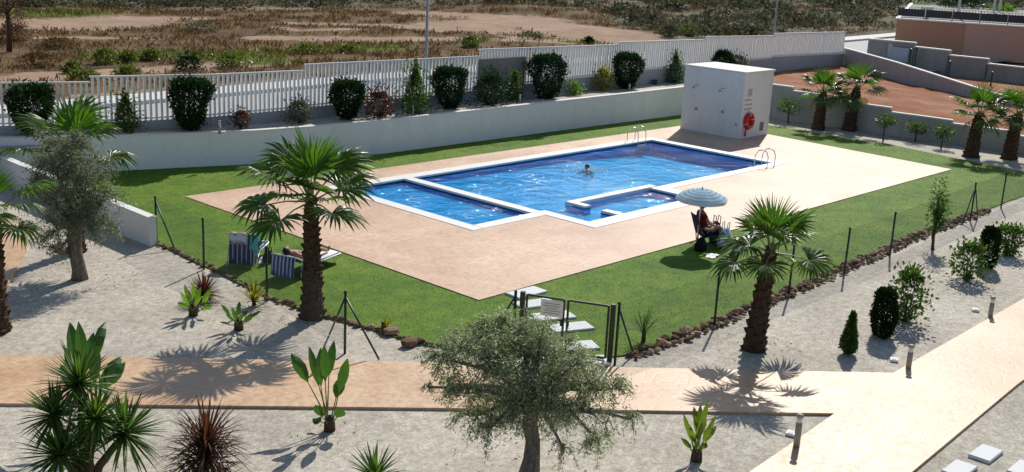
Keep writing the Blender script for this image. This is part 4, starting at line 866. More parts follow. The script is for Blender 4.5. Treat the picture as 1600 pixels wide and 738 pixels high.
palm((48.51, 25.13), 1.75, .31, .17, 1.02, 15, 'left one of the two fan palms right of the shed', 0, (.1, .0), 2, 3, -40)
palm((49.62, 24.1), 2.05, .33, .18, 1.06, 15, 'right one of the two fan palms right of the shed', 0, (.2, -.05), 2, 4, -42)
palm((47.84, 17.53), 1.85, .33, .19, 1.05, 15, 'fan palm beyond the right deck corner', 0, (.15, -.05), 1, 5, -34)
palm((48.93, 16.33), 1.92, .33, .19, 1.05, 14, 'fan palm at the right edge behind the lawn', 0, (.15, -.05), 1, 6, -34)
palm((8.35, 21.55), 2.45, .28, .16, .86, 15, 'fan palm cut by the left edge, before the grey green olive', 0, (.1, .05), 0, 8, -55)
palm((12.15, 25.9), 2.55, .22, .14, 1.1, 11, 'fan palm rising behind the left olive tree', 0, (.0, .05), 0, 9, -5)
# ---- olive trees
def olive(name, base, trunk, clumps, lab, nleaf, leafL, tr, seed, z=0.0, lm='olive_leaf'):
    """trunk: polyline (x,y,z,r); clumps: (cx,cy,cz,r,drop)"""
    rg = random.Random(seed); r = empty(name, (base[0], base[1], z), 0, lab, 'olive tree'); b = MB()
    b.tube([t[:3] for t in trunk], [t[3] for t in trunk], 12); b.obj('trunk', M['olive_bark'], r, True)
    top = Vector(trunk[-1][:3]); b = MB(); P = []; D = []
    vol = sum(c[3]**2 for c in clumps)
    for c in clumps:
        cc = Vector(c[:3]); st = Vector(trunk[-2][:3]).lerp(top, rg.uniform(.2, 1)); mid = st.lerp(cc, .5)+Vector((rg.gauss(0, .06), rg.gauss(0, .06), .10))
        b.tube([st, mid, cc], [tr*.42, tr*.26, tr*.12], 6, False)
        nt_ = max(5, int(26*c[3]**2/vol*len(clumps)/2.2)); per = max(8, int(nleaf*c[3]**2/vol/nt_))
        for k in range(nt_):
            dirv = Vector((rg.gauss(0, 1), rg.gauss(0, 1), rg.gauss(.25, .8))).normalized(); e = cc+dirv*c[3]*rg.uniform(.55, 1.05); m2 = cc.lerp(e, .5)+Vector((0, 0, .05)); dr = c[4]*rg.uniform(.2, 1.1)
            e2 = e+Vector((dirv.x*.12, dirv.y*.12, -dr)); b.tube([cc.lerp(m2, .15), m2, e, e2], [tr*.10, tr*.07, tr*.04, .002], 4, False)
            path = [cc, m2, e, e2]; seg = [0, .30, .70, 1.0]
            for q in range(per):
                t = rg.uniform(.12, 1)
                if t < .3: p = path[0].lerp(path[1], t/.3); d = path[1]-path[0]
                elif t < .7: p = path[1].lerp(path[2], (t-.3)/.4); d = path[2]-path[1]
                else: p = path[2].lerp(path[3], (t-.7)/.3); d = path[3]-path[2]
                sp = c[3]*.13; P.append((p.x+rg.gauss(0, sp), p.y+rg.gauss(0, sp), p.z+rg.gauss(0, sp))); d = d.normalized(); D.append((d.x*.7+rg.gauss(0, .6), d.y*.7+rg.gauss(0, .6), d.z*.7+rg.gauss(0, .6)))
    b.obj('branches', M['olive_bark'], r, True)
    P, D = np.array(P), np.array(D); k = int(nleaf*.36); cw = np.array([c[3]**2 for c in clumps]); ci = RNG.choice(len(clumps), k, p=cw/cw.sum()); C = np.array([c[:4] for c in clumps])[ci]
    q = rv(k)*RNG.uniform(0.25, 1.12, (k, 1))**.6*C[:, 3:4]; q += .12*C[:, 3:4]*np.sin(q*38+ci[:, None]); P = np.concatenate([P, C[:, :3]+q]); D = np.concatenate([D, rv(k)+np.array([0, 0, -.35])]); Ls = leafL*RNG.uniform(.6, 1.25, len(P)); link('foliage', leafcloud('foliage', P, D, Ls, Ls*.26, M[lm], .1), r, 'stuff')
    return r
# clump centres surveyed in the photograph, depth chosen round the trunk
def clumps_from(base, picks):
    out = []; d0 = DIST(base[0], base[1], 1.5); f = np.array([math.sin(YAW), math.cos(YAW)])
    for u, v, rpx, dd, drop in picks:
        d = ray(u, v); t = (d0+dd)/float(d@AF); p = CAM+d*t; out.append((float(p[0]-base[0]), float(p[1]-base[1]), float(p[2]), rpx/FPX*(d0+dd), drop))
    return out
ob = (11.85, 10.3)
OC = [(770, 525, 42, .0, .05), (810, 520, 40, .3, .05), (720, 545, 42, .1, .1), (690, 560, 30, -.1, .12), (760, 565, 48, -.3, .1), (830, 560, 52, .2, .08), (880, 555, 38, .4, .1), (800, 600, 46, -.4, .1), (725, 615, 34, -.1, .15), (745, 650, 36, .1, .2), (765, 672, 24, -.2, .2), (870, 600, 44, -.1, .12), (920, 600, 36, .2, .15), (955, 610, 30, .1, .2), (985, 655, 16, .0, .3), (915, 645, 36, -.2, .25), (935, 690, 26, .0, .35), (875, 650, 28, .4, .25), (700, 600, 18, .2, .15), (845, 530, 34, -.2, .05), (668, 605, 9, 0, .1), (880, 700, 16, .1, .3), (800, 640, 26, .5, .1), (790, 500, 20, .1, .04), (835, 610, 46, -.3, .12), (860, 640, 34, -.35, .2), (800, 650, 34, -.3, .15), (830, 655, 26, .45, .2), (775, 630, 34, .4, .1), (900, 570, 34, -.3, .1)]
olive('olive_tree', ob, [(0, 0, -.05, .18), (.02, -.02, .25, .135), (.05, 0, .55, .115), (-.02, .03, .85, .125), (.0, .0, 1.1, .10), (.03, .02, 1.35, .06)], clumps_from(ob, OC), 'large grey green olive tree in the foreground before the gate', 34000, .066, .13, 3)
ob2 = (11.18, 23.76)
OC2 = [(110, 245, 38, .2, .05), (85, 265, 40, 0, .08), (140, 270, 42, .0, .08), (110, 300, 46, -.3, .1), (160, 315, 40, .1, .12), (75, 320, 36, .1, .1), (130, 345, 40, -.1, .12), (165, 350, 28, .2, .15), (90, 360, 34, .1, .12), (60, 290, 26, .0, .1), (90, 395, 20, .1, .2), (75, 225, 20, .2, .05), (120, 222, 22, .0, .05)]
olive('olive_tree', ob2, [(0, 0, -.05, .2), (.0, 0, .2, .16), (-.05, .03, .6, .145), (-.03, .0, .95, .12), (.02, 0, 1.25, .07)], clumps_from(ob2, OC2), 'rounder olive tree with sturdy trunk at the left, among the fan palms', 24000, .072, .13, 4, 0.0, 'olive_shade')
# ---- yucca, cordyline, strelitzia
def rosette(b, c, L, n, wd, rg, axis=Vector((0, 0, 1)), spread=R(118), droop=.25, stiff=True):
    q = Vector((0, 0, 1)).rotation_difference(axis)
    for i in range(n):
        t = (i+.5)/n; el = spread*t**.8; az = i*2.39996+rg.gauss(0, .2); d = q @ Vector((math.sin(el)*math.cos(az), math.sin(el)*math.sin(az), math.cos(el)))
        l = L*rg.uniform(.8, 1.08)*(.72 if t < .1 else 1); pts = []
        for k in (0, .35, .7, 1.0): pts.append(Vector(c)+d*l*k+Vector((0, 0, -droop*l*k*k*(t**1.5))))
        side = d.cross(Vector((0, 0, 1))); 
        if side.length < .05: side = Vector((math.cos(az), math.sin(az), 0))
        strip(b, pts, [wd*.75, wd, wd*.75, .001], side, .35)
def P3(u, v, base, dd=0.0):
    d0 = DIST(base[0], base[1], 1.0); d = ray(u, v); p = CAM+d*((d0+dd)/float(d@AF)); return Vector((p[0]-base[0], p[1]-base[1], p[2]))
def yucca():
    base = G(135, 770); rg = random.Random(5); r = empty('yucca', (*base, 0), 0, 'many headed yucca with sword leaves at the lower left', 'yucca')
    heads = [(124, 600, .0, .60, 95, (0, 0, 1)), (86, 650, -.1, .5, 80, (-.3, .3, 1)), (94, 712, -.3, .55, 80, (-.35, .2, 1)), (194, 678, .0, .60, 95, (.3, -.25, 1)), (150, 655, -.3, .5, 80, (.1, -.2, 1)), (130, 690, .3, .45, 60, (0, .2, 1))]
    tr = MB()
    for i, (u, v, dd, L, n, ax) in enumerate(heads):
        c = P3(u, v, base, dd); tr.tube([(0.05*(i-2), 0, -.05), (c.x*.35, c.y*.35, c.z*.45), (c.x, c.y, c.z)], [.085, .06, .045], 8, True)
        b = MB(); rosette(b, c, L*1.12, int(n*1.5), .021, rg, Vector(ax).normalized()); b.obj('leaf_head', M['yucca_leaf'], r, kind='stuff')
    tr.obj('trunk', M['twig'], r, True)
yucca()
def tuft(name, base, L, n, wd, mat_, lab, cat, spread=R(85), droop=.6, z=0, seed=0, rows=1, up=.1):
    rg = random.Random(seed); r = empty(name, (*base, z), 0, lab, cat); b = MB()
    for k in range(rows): rosette(b, (rg.gauss(0, .03), rg.gauss(0, .03), up+k*.22), L*rg.uniform(.9, 1.05), n//rows, wd, rg, Vector((rg.gauss(0, .1), rg.gauss(0, .1), 1)).normalized(), spread, droop)
    b.obj('leaves', M[mat_], r, kind='stuff'); MB().tube([(0, 0, -.03), (0, 0, up+rows*.22-.1)], [.05, .04], 7).obj('stem', M['twig'], r, True); return r
tuft('cordyline', G(322, 742), .82, 330, .016, 'cordy_leaf', 'large dark red spiky cordyline at the lower left', 'cordyline', R(105), .55, 0, 1, 3, .12)
tuft('cordyline', G(313, 470), .62, 170, .014, 'cordy_leaf', 'smaller dark red cordyline by the left fence, behind a green plant', 'cordyline', R(95), .35, 0, 2, 1, .12)
tuft('agave', G(588, 775), .62, 46, .022, 'yucca_leaf', 'green spiky rosette cut by the lower edge left of the olive', 'agave', R(80), .15, 0, 3, 1, .28)
tuft('grass_plant', G(1005, 535), .62, 46, .012, 'yucca_leaf', 'dark spiky plant among the rocks right of the gate', 'plant', R(70), .3, .05, 4, 1, .15)
tuft('grass_plant', G(397, 476), .55, 40, .02, 'yellow_leaf', 'yellow green strappy plant beside the left fence post', 'plant', R(80), .3, 0, 5, 1, .08)
tuft('grass_plant', G(599, 515), .30, 22, .018, 'yellow_leaf', 'tiny yellow green plant at the lawn edge left of the loose rocks', 'plant', R(80), .3, 0, 6, 1, .05)
def paddle(b, base, tip, mid, wd, L, rg, bend=.12):
    """petiole + blade towards tip"""
    p0, p1 = Vector(base), Vector(tip); d = (p1-p0); Lt = d.length; d.normalize(); a = p0+d*(Lt*(1-L)); b.mi = 0
    b.tube([p0, p0.lerp(a, .5)+Vector((0, 0, .02)), a], [.016, .012, .008], 5, False); b.mi = 1
    side = Vector((-AF[1], AF[0], 0)); side = Vector((side.x*math.cos(rg.uniform(-.9, .9)), side.y, rg.uniform(-.4, .4))); nn = side.cross(d).normalized(); pts = []
    for k in (0, .2, .45, .7, .9, 1.0): pts.append(a+(p1-a)*k+nn*bend*(k*k)*Lt*.5+Vector((0, 0, -bend*.5*k*k*Lt)))
    strip(b, pts, [.006, wd*.75, wd, wd*.8, wd*.35, .003], side, .3)
def strelitzia(base, tips, wd, lab, mat_='strel_leaf', cat='strelitzia', blade=.55, seed=0, name='strelitzia'):
    rg = random.Random(seed); r = empty(name, (*base, 0), 0, lab, cat)
    for (u, v, dd) in tips:
        b = MB(); t = P3(u, v, base, dd); paddle(b, (rg.gauss(0, .03), rg.gauss(0, .03), .04), t, .5, wd*rg.uniform(.75, 1.1), blade*rg.uniform(.85, 1.12), rg, rg.uniform(.04, .42)); b.obj('leaf', [M['petiole'], M[mat_]], r)
    MB().lathe([(.10, -.03), (.09, .12), (.06, .22), (.02, .26)], 10).obj('stump', M['twig'], r, True)
strelitzia(G(515, 671), [(452, 540, .1), (478, 530, .2), (490, 525, -.1), (516, 520, .1), (505, 535, -.3), (541, 556, -.1), (535, 575, .2), (490, 632, -.2), (535, 640, -.1), (488, 650, .2)], .10, 'strelitzia with broad paddle leaves in the middle of the front gravel', blade=.5, seed=1)
strelitzia(G(152, 690), [(150, 473, 0), (118, 495, .1), (96, 485, .2), (92, 515, .1), (132, 505, -.2), (178, 535, .1), (185, 550, -.1), (108, 530, -.2), (140, 520, .3), (165, 560, .2), (85, 555, .1)], .11, 'tall strelitzia standing behind the yucca heads', blade=.45, seed=2)
strelitzia(G(302, 492), [(285, 440, .1), (300, 437, -.1), (312, 445, .1), (330, 450, .2), (280, 455, -.2), (325, 462, -.1), (292, 450, .2), (275, 470, .1), (330, 475, .1), (310, 460, -.3)], .055, 'leafy light green plant before the smaller cordyline', 'bright_leaf', 'plant', .6, 3, 'leafy_plant')
strelitzia(G(373, 514), [(345, 475, .1), (352, 490, -.1), (372, 465, .2), (362, 480, -.3), (385, 480, .1), (402, 485, .1), (395, 497, -.2), (342, 503, 0), (378, 490, -.2), (408, 482, .3)], .05, 'dark leafy plant in gravel left of the big palm shadow', 'mid_leaf', 'plant', .6, 4, 'leafy_plant')
strelitzia(G(1088, 718), [(1095, 620, .1), (1108, 622, -.1), (1120, 645, .1), (1068, 645, .2), (1075, 660, -.1), (1112, 660, -.2), (1088, 640, .1), (1065, 682, .1), (1105, 690, .1), (1080, 672, -.2), (1098, 655, -.3), (1122, 655, .2), (1090, 690, -.2), (1072, 690, -.1), (1104, 640, .3), (1085, 625, 0)], .05, 'yellow green leafy plant in the gravel right of the big olive', 'lime_leaf', 'plant', .55, 5, 'leafy_plant')
# ---- bushes of the planting bed
BG = 'dark clipped bushes in the planting bed'
for (u, v, t, wpx, prof, m_, lab, nm, n, L) in (
    (38, 206, 132, 62, 'box', 'dark_leaf', 'dark round bush at the far left end of the planting bed', 'clipped_bush', 2600, .09),
    (299, 203, 125, 58, 'box', 'dark_leaf', 'tallest dark oval bush, left part of the planting bed', 'clipped_bush', 3000, .085),
    (543, 187, 128, 48, 'box', 'dark_leaf', 'dark bush in the bed between the pale shrub and the reddish shrub', 'clipped_bush', 2400, .085),
    (702, 171, 107, 49, 'box', 'dark_leaf', 'dark square topped bush right of the bright cone bush', 'clipped_bush', 2600, .085),
    (853, 155, 88, 54, 'box', 'dark_leaf', 'dark square topped bush just right of the tan panel', 'clipped_bush', 2800, .09),
    (978, 140, 85, 42, 'box', 'dark_leaf', 'dark bush between the yellow bush and the shed', 'clipped_bush', 2400, .09),
    (1096, 118, 78, 38, 'round', 'dark_leaf', 'dark bush peeking over the left roof edge of the shed', 'clipped_bush', 1800, .1)):
    x, y = G(u, v, 1.2); y = min(y, fy(x)-.35); d = DIST(x, y, 1.2); bush(nm, x, y, 1.17, HT((u, v), (u, t), 1.2), wpx/FPX*d, prof, m_, lab, 'bush', BG, n, L, L*.5, .12)
for (u, v, t, wpx, prof, m_, lab, nm, n, L) in (
    (195, 205, 153, 46, 'cone', 'mid_leaf', 'green bush with yellowish shoots right of the left palm crown', 'garden_bush', 1300, .08),
    (467, 192, 160, 36, 'round', 'grey_leaf', 'small loose pale green shrub under the fence step', 'garden_bush', 600, .09),
    (592, 185, 146, 46, 'round', 'red_leaf', 'loose reddish shrub left of the bright cone bush', 'garden_bush', 900, .09),
    (648, 179, 112, 52, 'cone', 'mid_leaf', 'bright green cone shaped bush in the middle of the bed', 'garden_bush', 2200, .085),
    (765, 166, 120, 52, 'round', 'dark_leaf', 'loose dark shrub before the tan panel', 'garden_bush', 1500, .09),
    (803, 160, 115, 26, 'cone', 'mid_leaf', 'narrow green bush at the right edge of the tan panel', 'garden_bush', 1200, .08),
    (897, 151, 132, 25, 'round', 'bright_leaf', 'small low bright green plant right of the tall dark bush', 'garden_bush', 450, .08),
    (941, 143, 110, 28, 'round', 'yellow_leaf', 'yellow green bush in the bed left of the last dark bush', 'garden_bush', 900, .085),
    (1053, 131, 88, 32, 'cone', 'mid_leaf', 'green bush touching the left side of the shed', 'garden_bush', 1300, .09),
    (376, 200, 176, 26, 'round', 'red_leaf', 'small reddish plant near the left bed bollard', 'garden_bush', 350, .08),
    (1023, 133, 125, 10, 'round', 'dark_leaf', 'tiny dark plant on the bed gravel near the shed', 'garden_bush', 160, .05),
    (1124, 116, 84, 30, 'round', 'grey_leaf', 'wispy shrub peeking over the middle of the shed roof', 'garden_bush', 350, .09)):
    x, y = G(u, v, 1.2); y = min(y, fy(x)-.3); d = DIST(x, y, 1.2); bush(nm, x, y, 1.17, HT((u, v), (u, t), 1.2), wpx/FPX*d, prof, m_, lab, 'bush', None, int(n*1.25), L, L*.45, .1, .75, .75, depth=.8)
x, y = G(1163, 118, 1.25); tuft('strappy_plant', (x, min(y, fy(x)-.4)), 1.1, 46, .03, 'bright_leaf', 'bright green strappy plant peeking over the right of the shed roof', 'plant', R(75), .35, 1.17, 8, 1, .3)
# ---- right gravel planting
for (b_, t, wpx, prof, m_, lab, nm, cat, n, L) in (
    ((1377, 525), 452, 34, 'column', 'cypress_leaf', 'dark clipped cypress column in the middle of the right gravel', 'clipped_cypress', 'cypress', 3600, .045),
    ((1541, 418), 355, 26, 'column', 'cypress_leaf', 'smaller dark cypress column at the right, behind a loose shrub', 'clipped_cypress', 'cypress', 2600, .05),
    ((1325, 552), 488, 28, 'cone', 'mid_leaf', 'small pointed green conifer left of the dark cypress', 'conifer', 'conifer', 1900, .045),
    ((1415, 501), 425, 52, 'round', 'mid_leaf', 'loose light green shrub touching the dark cypress column', 'garden_shrub', 'shrub', 900, .085),
    ((1510, 436), 383, 54, 'round', 'mid_leaf', 'loose green shrub before the smaller cypress column', 'garden_shrub', 'shrub', 800, .085),
    ((1573, 398), 356, 44, 'box', 'mid_leaf', 'leafy green shrub at the right edge in the gravel', 'garden_shrub', 'shrub', 900, .085)):
    x, y = G(*b_); d = DIST(x, y); bush(nm, x, y, -.02, HT(b_, (b_[0], t)), wpx/FPX*d, prof, m_, lab, cat, None, n, L, L*.5, .05, .7, .55 if nm == 'garden_shrub' else .2, depth=.25 if 'clip' in nm else .9 if nm == 'garden_shrub' else .5)
def shrub_shoots(base, lab, n, h, seed, m_='mid_leaf'):
    pass
def small_tree(base, h, cw, ch, lab, m_, n, L, group, cat='tree', name='citrus_tree', tr=.035, lobes=5, z=-.02, seed=0):
    rg = random.Random(seed); r = empty(name, (*base, z), 0, lab, cat, group); b = MB(); th = h-ch*.75
    b.tube([(0, 0, -.03), (rg.gauss(0, .03), rg.gauss(0, .03), th*.6), (0, 0, th)], [tr*1.2, tr, tr*.8], 7); b.obj('trunk', M['twig'], r, True); P = []; D = []; br = MB()
    for k in range(lobes):
        a = 2*PI*k/lobes+rg.uniform(-.4, .4); rr = cw*.26*rg.uniform(.5, 1.2); c = np.array([rr*math.cos(a), rr*math.sin(a), h-ch*.5+rg.uniform(-.25, .25)*ch]); s = np.array([cw*.3, cw*.3, ch*.3])*rg.uniform(.75, 1.15)
        br.tube([(0, 0, th*.9), tuple(c*np.array([.5, .5, 1])-np.array([0, 0, .05])), tuple(c)], [tr*.6, tr*.4, tr*.15], 5, False)
        m_n = n//lobes; q = rv(m_n); rad = RNG.uniform(.45, 1.05, (m_n, 1)); P.append(c+q*s*rad); D.append(q+rv(m_n)*.8+np.array([0, 0, .1]))
    br.obj('branches', M['twig'], r, True); P = np.concatenate(P); D = np.concatenate(D); Ls = L*RNG.uniform(.6, 1.25, len(P)); link('crown', leafcloud('crown', P, D, Ls, Ls*.5, M[m_]), r, 'stuff')
CG = 'small citrus trees along the right boundary wall'
for (b_, t, wpx, lab, sd) in (((1231, 193), 148, 46, 'largest small citrus tree, right beside the shed', 1), ((1266, 190), 158, 24, 'thin citrus tree half hidden by the left of two palms', 2), ((1380, 220), 175, 36, 'small citrus tree, first one right of the two palms', 3), ((1430, 221), 186, 38, 'low spreading citrus tree between two others on the right', 4), ((1470, 231), 194, 38, 'small leaning citrus tree next to the palm beyond the deck corner', 5)):
    x, y = G(*b_); d = DIST(x, y); h = HT(b_, (b_[0], t)); small_tree((x, y), h, wpx/FPX*d, h*.66, lab, 'mid_leaf', 700, .1, CG, 'citrus tree', seed=sd)
x, y = G(1457, 389); small_tree((x, y), 2.05, .62, 1.65, 'slender upright young tree growing by the rock edge on the right', 'mid_leaf', 1300, .085, None, 'young tree', 'young_tree', .04, 7, seed=11)
# ------------------------------------------------------------------ field bushes, weeds, scrub
FB = [(295, 103, 40, 20, 'dark_leaf', 'dark low round bush in the field behind the fence'), (163, 92, 34, 20, 'green_weed', 'green rounded weed bush in the field at the left'), (112, 110, 22, 16, 'green_weed', 'small green bush in the field closest to the left fence stretch'), (200, 90, 24, 14, 'green_weed', 'low green weed bush right of the larger green one in the field'), (235, 88, 30, 14, 'green_weed', 'spreading green weed patch bush left of the dark field bush'), (360, 100, 44, 18, 'green_weed', 'broad green weed bush right of the dark field bush'), (60, 98, 50, 22, 'dry_grass', 'brown dry bush in the field at the far left'), (200, 112, 40, 10, 'green_weed', 'flat green bush near the pavement in the left field'), (480, 80, 46, 12, 'green_weed', 'long low green weed clump in the middle field'), (545, 78, 40, 10, 'green_weed', 'second low green weed clump in the middle field'), (920, 68, 14, 8, 'dark_leaf', 'tiny dark bush on the sandy field left of the fence top'), (1045, 58, 26, 16, 'scrub_leaf', 'olive scrub bush just above the fence, right of the sand'), (1075, 55, 30, 16, 'green_weed', 'greenish scrub bush above the fence left of the shed'), (735, 72, 24, 14, 'green_weed', 'small green bush just above the fence by the tan panel'), (90, 70, 60, 14, 'dry_grass', 'wide brown dry weed mound in the left field'), (20, 62, 40, 26, 'dry_grass', 'brown dry bush under the bare tree at the left edge'), (130, 122, 44, 12, 'green_weed', 'green weed bush hugging the pavement at the left')]
for i, (u, v, wpx, hpx, m_, lab) in enumerate(FB):
    x, y = G(u, v, 1.1); d = DIST(x, y, 1.1); h = hpx/FPX*d*.95; bush('field_bush', x, y, float(terrain_z(np.array(x), np.array(y)))-.03, h, wpx/FPX*d, 'round', m_, lab, 'bush', None, 700, .13, .05, 0, .8, .5, depth=.8)
def bare_tree():
    x, y = G(14, 75, 1.1); rg = random.Random(12); r = empty('bare_tree', (x, y, 1.0), 0, 'dark half bare tree at the top left edge', 'tree'); b = MB(); b.tube([(0, 0, -.1), (.1, 0, 1.0), (.05, .1, 2.2), (.3, 0, 3.6)], [.16, .13, .09, .03], 8); b.obj('trunk', M['twig'], r, True); br = MB(); P = []; D = []
    for k in range(46):
        z0 = rg.uniform(.8, 3.3); a = rg.uniform(0, 6.28); l = rg.uniform(.6, 1.6); p0 = Vector((.1, .03, z0)); p1 = p0+Vector((math.cos(a)*l*.6, math.sin(a)*l*.6, l*.45)); p2 = p0+Vector((math.cos(a)*l, math.sin(a)*l, l*.1-rg.uniform(0, .6)))
        br.tube([p0, p1, p2], [.03, .016, .004], 5, False)
        for q in range(26):
            p = p1.lerp(p2, rg.random()); P.append((p.x+rg.gauss(0, .12), p.y+rg.gauss(0, .12), p.z+rg.gauss(0, .12))); D.append((rg.gauss(0, 1), rg.gauss(0, 1), rg.gauss(-.4, 1)))
    br.obj('branches', M['twig'], r, True); link('foliage', leafcloud('foliage', np.array(P), np.array(D), .14, .045, M['red_leaf']), r, 'stuff')
bare_tree()
for (u, v, wpx, hpx, z, m_, lab) in ((1437, 24, 44, 22, 3.5, 'bright_leaf', 'yellow green bush behind the terrace railing, left part'), (1566, 28, 44, 24, 3.5, 'bright_leaf', 'yellow green bush behind the terrace railing at the right edge'), (1505, 12, 70, 20, 3.5, 'dark_leaf', 'dark tree mass behind the terrace roofs')):
    t_ = 118/float(ray(u, v)[0]); x, y = 118, float(ray(u, v)[1]*t_); d = DIST(x, y, z); z = float(CAM[2]+ray(u, v)[2]*t_)-hpx/FPX*d*.6; bush('terrace_bush', x, y, z, hpx/FPX*d*1.2, wpx/FPX*d, 'round', m_, lab, 'bush', None, 1500, .18, .09, .2, .8, .3, depth=.6)
def scrub():
    P = []; D = []; k = 0; Ls = []
    cand = 0
    B = []
    while k < 1500 and cand < 60000:
        cand += 1; ang = random.uniform(R(14), R(80)); dist = 60+260*random.random()**1.5; x, y = dist*math.sin(ang), dist*math.cos(ang)
        if y < ky(x)+4 or (x > 80 and y < 52 and dist < 150): continue
        e = float(scrub_edge(np.array(x), np.array(y)))
        if e < 0 and random.random() > .012: continue
        s = random.uniform(.5, 1.5)*(1.0 if e > 0 else .5)*(1+dist/300); z = float(terrain_z(np.array(x), np.array(y))); B.append((x, y, z, s)); k += 1
    A, Bq = [], []
    for (x, y, z, s) in B:
        n = 110; q = rv(n); q[:, 2] = np.abs(q[:, 2])*.75; c = np.array([x, y, z]); rad = RNG.uniform(.55, 1.05, (n, 1)); st = np.array([1+random.uniform(-.2, .5), 1, .85])
        (A if random.random() < .62 else Bq).append((c+q*rad*s*st, q+rv(n)*.9, np.full(n, .26*s+.08)))
    for lst, m_ in ((A, 'scrub_leaf'), (Bq, 'grey_leaf')):
        P = np.concatenate([a for a, _, _ in lst]); D = np.concatenate([b for _, b, _ in lst]); L = np.concatenate([c for _, _, c in lst]); o = link('hillside_scrub', leafcloud('hillside_scrub', P, D, L*RNG.uniform(.6, 1.2, len(L)), L*.5, M[m_]), None, 'stuff')
scrub()
def weeds():
    for nm, m_, n, dens in (('dry_weeds', 'dry_grass', 26000, 'dry'), ('green_weeds', 'green_weed', 7000, 'green')):
        P = []; rgx = RNG.uniform(0, 1, (n*6, 2)); x = -20+rgx[:, 0]*150; y = 44+rgx[:, 1]*65; kyv = np.interp(x, [p[0] for p in KL], [p[1] for p in KL]); ok = y > kyv+2.2
        sd = np.full(len(x), 1e9); gd = np.full(len(x), 1e9)
        for pl, hw in TR:
            for a, b in zip(pl[:-1], pl[1:]): sd = np.minimum(sd, segd(x, y, a, b)/hw)
        for pl, hw in GRN:
            for a, b in zip(pl[:-1], pl[1:]): gd = np.minimum(gd, segd(x, y, a, b)/hw)
        patch = np.sin(x*.7+np.sin(y*.9)*2)+np.sin(y*1.1+x*.3)
        ok &= (sd > 1.0+RNG.uniform(0, .6, len(x))) & (patch > -.5) if dens == 'dry' else (gd < RNG.uniform(.5, 1.6, len(x)))
        x, y = x[ok][:n], y[ok][:n]; z = terrain_z(x, y); k = len(x); P = np.stack([x, y, z], 1); P = np.repeat(P, 4, 0)+RNG.normal(size=(k*4, 3))*np.array([.16, .16, 0]); D = rv(k*4)*.8+np.array([0, 0, .9]); L = RNG.uniform(.14, .42, k*4)
        link(nm, leafcloud(nm, P, D, L, L*.22, M[m_]), None, 'stuff')
weeds()
def lawn_grass():
    n = 60000; x = RNG.uniform(13.6, 47.4, n*2); y = RNG.uniform(12.4, 35, n*2); poly = LAWN; ins = np.zeros(len(x), bool); j = len(poly)-1
    for i in range(len(poly)):
        xi, yi = poly[i]; xj, yj = poly[j]; c = ((yi > y) != (yj > y)) & (x < (xj-xi)*(y-yi)/(yj-yi+1e-12)+xi); ins ^= c; j = i
    xr = 43.9+(y-16.76)*(1.1/12.44); deck = (x > 17.22) & (x < xr+.02) & (y > 16.78) & (y < 29.44-(x-17.28)*.009)
    ok = ins & ~deck & (RNG.uniform(0, 1, len(x)) < np.clip(26/np.hypot(x, y), .25, 1)); x, y = x[ok][:n], y[ok][:n]; k = len(x)
    P = np.stack([x, y, np.full(k, .008)], 1); D = rv(k)*.75+np.array([0, 0, .8]); L = RNG.uniform(.02, .05, k); link('lawn_grass', leafcloud('lawn_grass', P, D, L, np.full(k, .014), M['grass']), None, 'stuff')
lawn_grass()
# ------------------------------------------------------------------ people and beach things
def skin_body(name, nodes, edges, mats, parent=None, sub=2, extra=None):
    """nodes: list of (x,y,z,r); a smooth body grown round the skeleton; node 0 is the root"""
    me = bpy.data.meshes.new(name); me.from_pydata([n[:3] for n in nodes], edges, []); o = bpy.data.objects.new(name, me); COL.objects.link(o)
    md = o.modifiers.new('skin', 'SKIN'); md.use_smooth_shade = True
    if not me.skin_vertices: me.attributes
    for i, n in enumerate(nodes):
        s = me.skin_vertices[0].data[i]; s.radius = (n[3], n[3]); s.use_root = (i == 0)
    ss = o.modifiers.new('sub', 'SUBSURF'); ss.levels = ss.render_levels = sub
    dg = bpy.context.evaluated_depsgraph_get(); ev = o.evaluated_get(dg); m2 = bpy.data.meshes.new_from_object(ev); V = [tuple(v.co) for v in m2.vertices]; F = [tuple(p.vertices) for p in m2.polygons]
    bpy.data.objects.remove(o); bpy.data.meshes.remove(me); bpy.data.meshes.remove(m2)
    b = MB(); b.add(V, F)
    if extra: extra(b)
    return b.obj(name, mats, parent, True)
def ball(b, c, r, q=None, n=10, k=7, fn=None):
    V = []; F = []
    for i in range(k+1):
        th = PI*i/k
        for j in range(n):
            v = Vector((math.sin(th)*math.cos(2*PI*j/n)*r[0], math.sin(th)*math.sin(2*PI*j/n)*r[1], math.cos(th)*r[2]))
            if fn: v = fn(v)
            if q: v = q @ v
            V.append(Vector(c)+v)
    for i in range(k):
        for j in range(n): F.append((i*n+j, (i+1)*n+j, (i+1)*n+(j+1) % n, i*n+(j+1) % n))
    b.add(V, F)
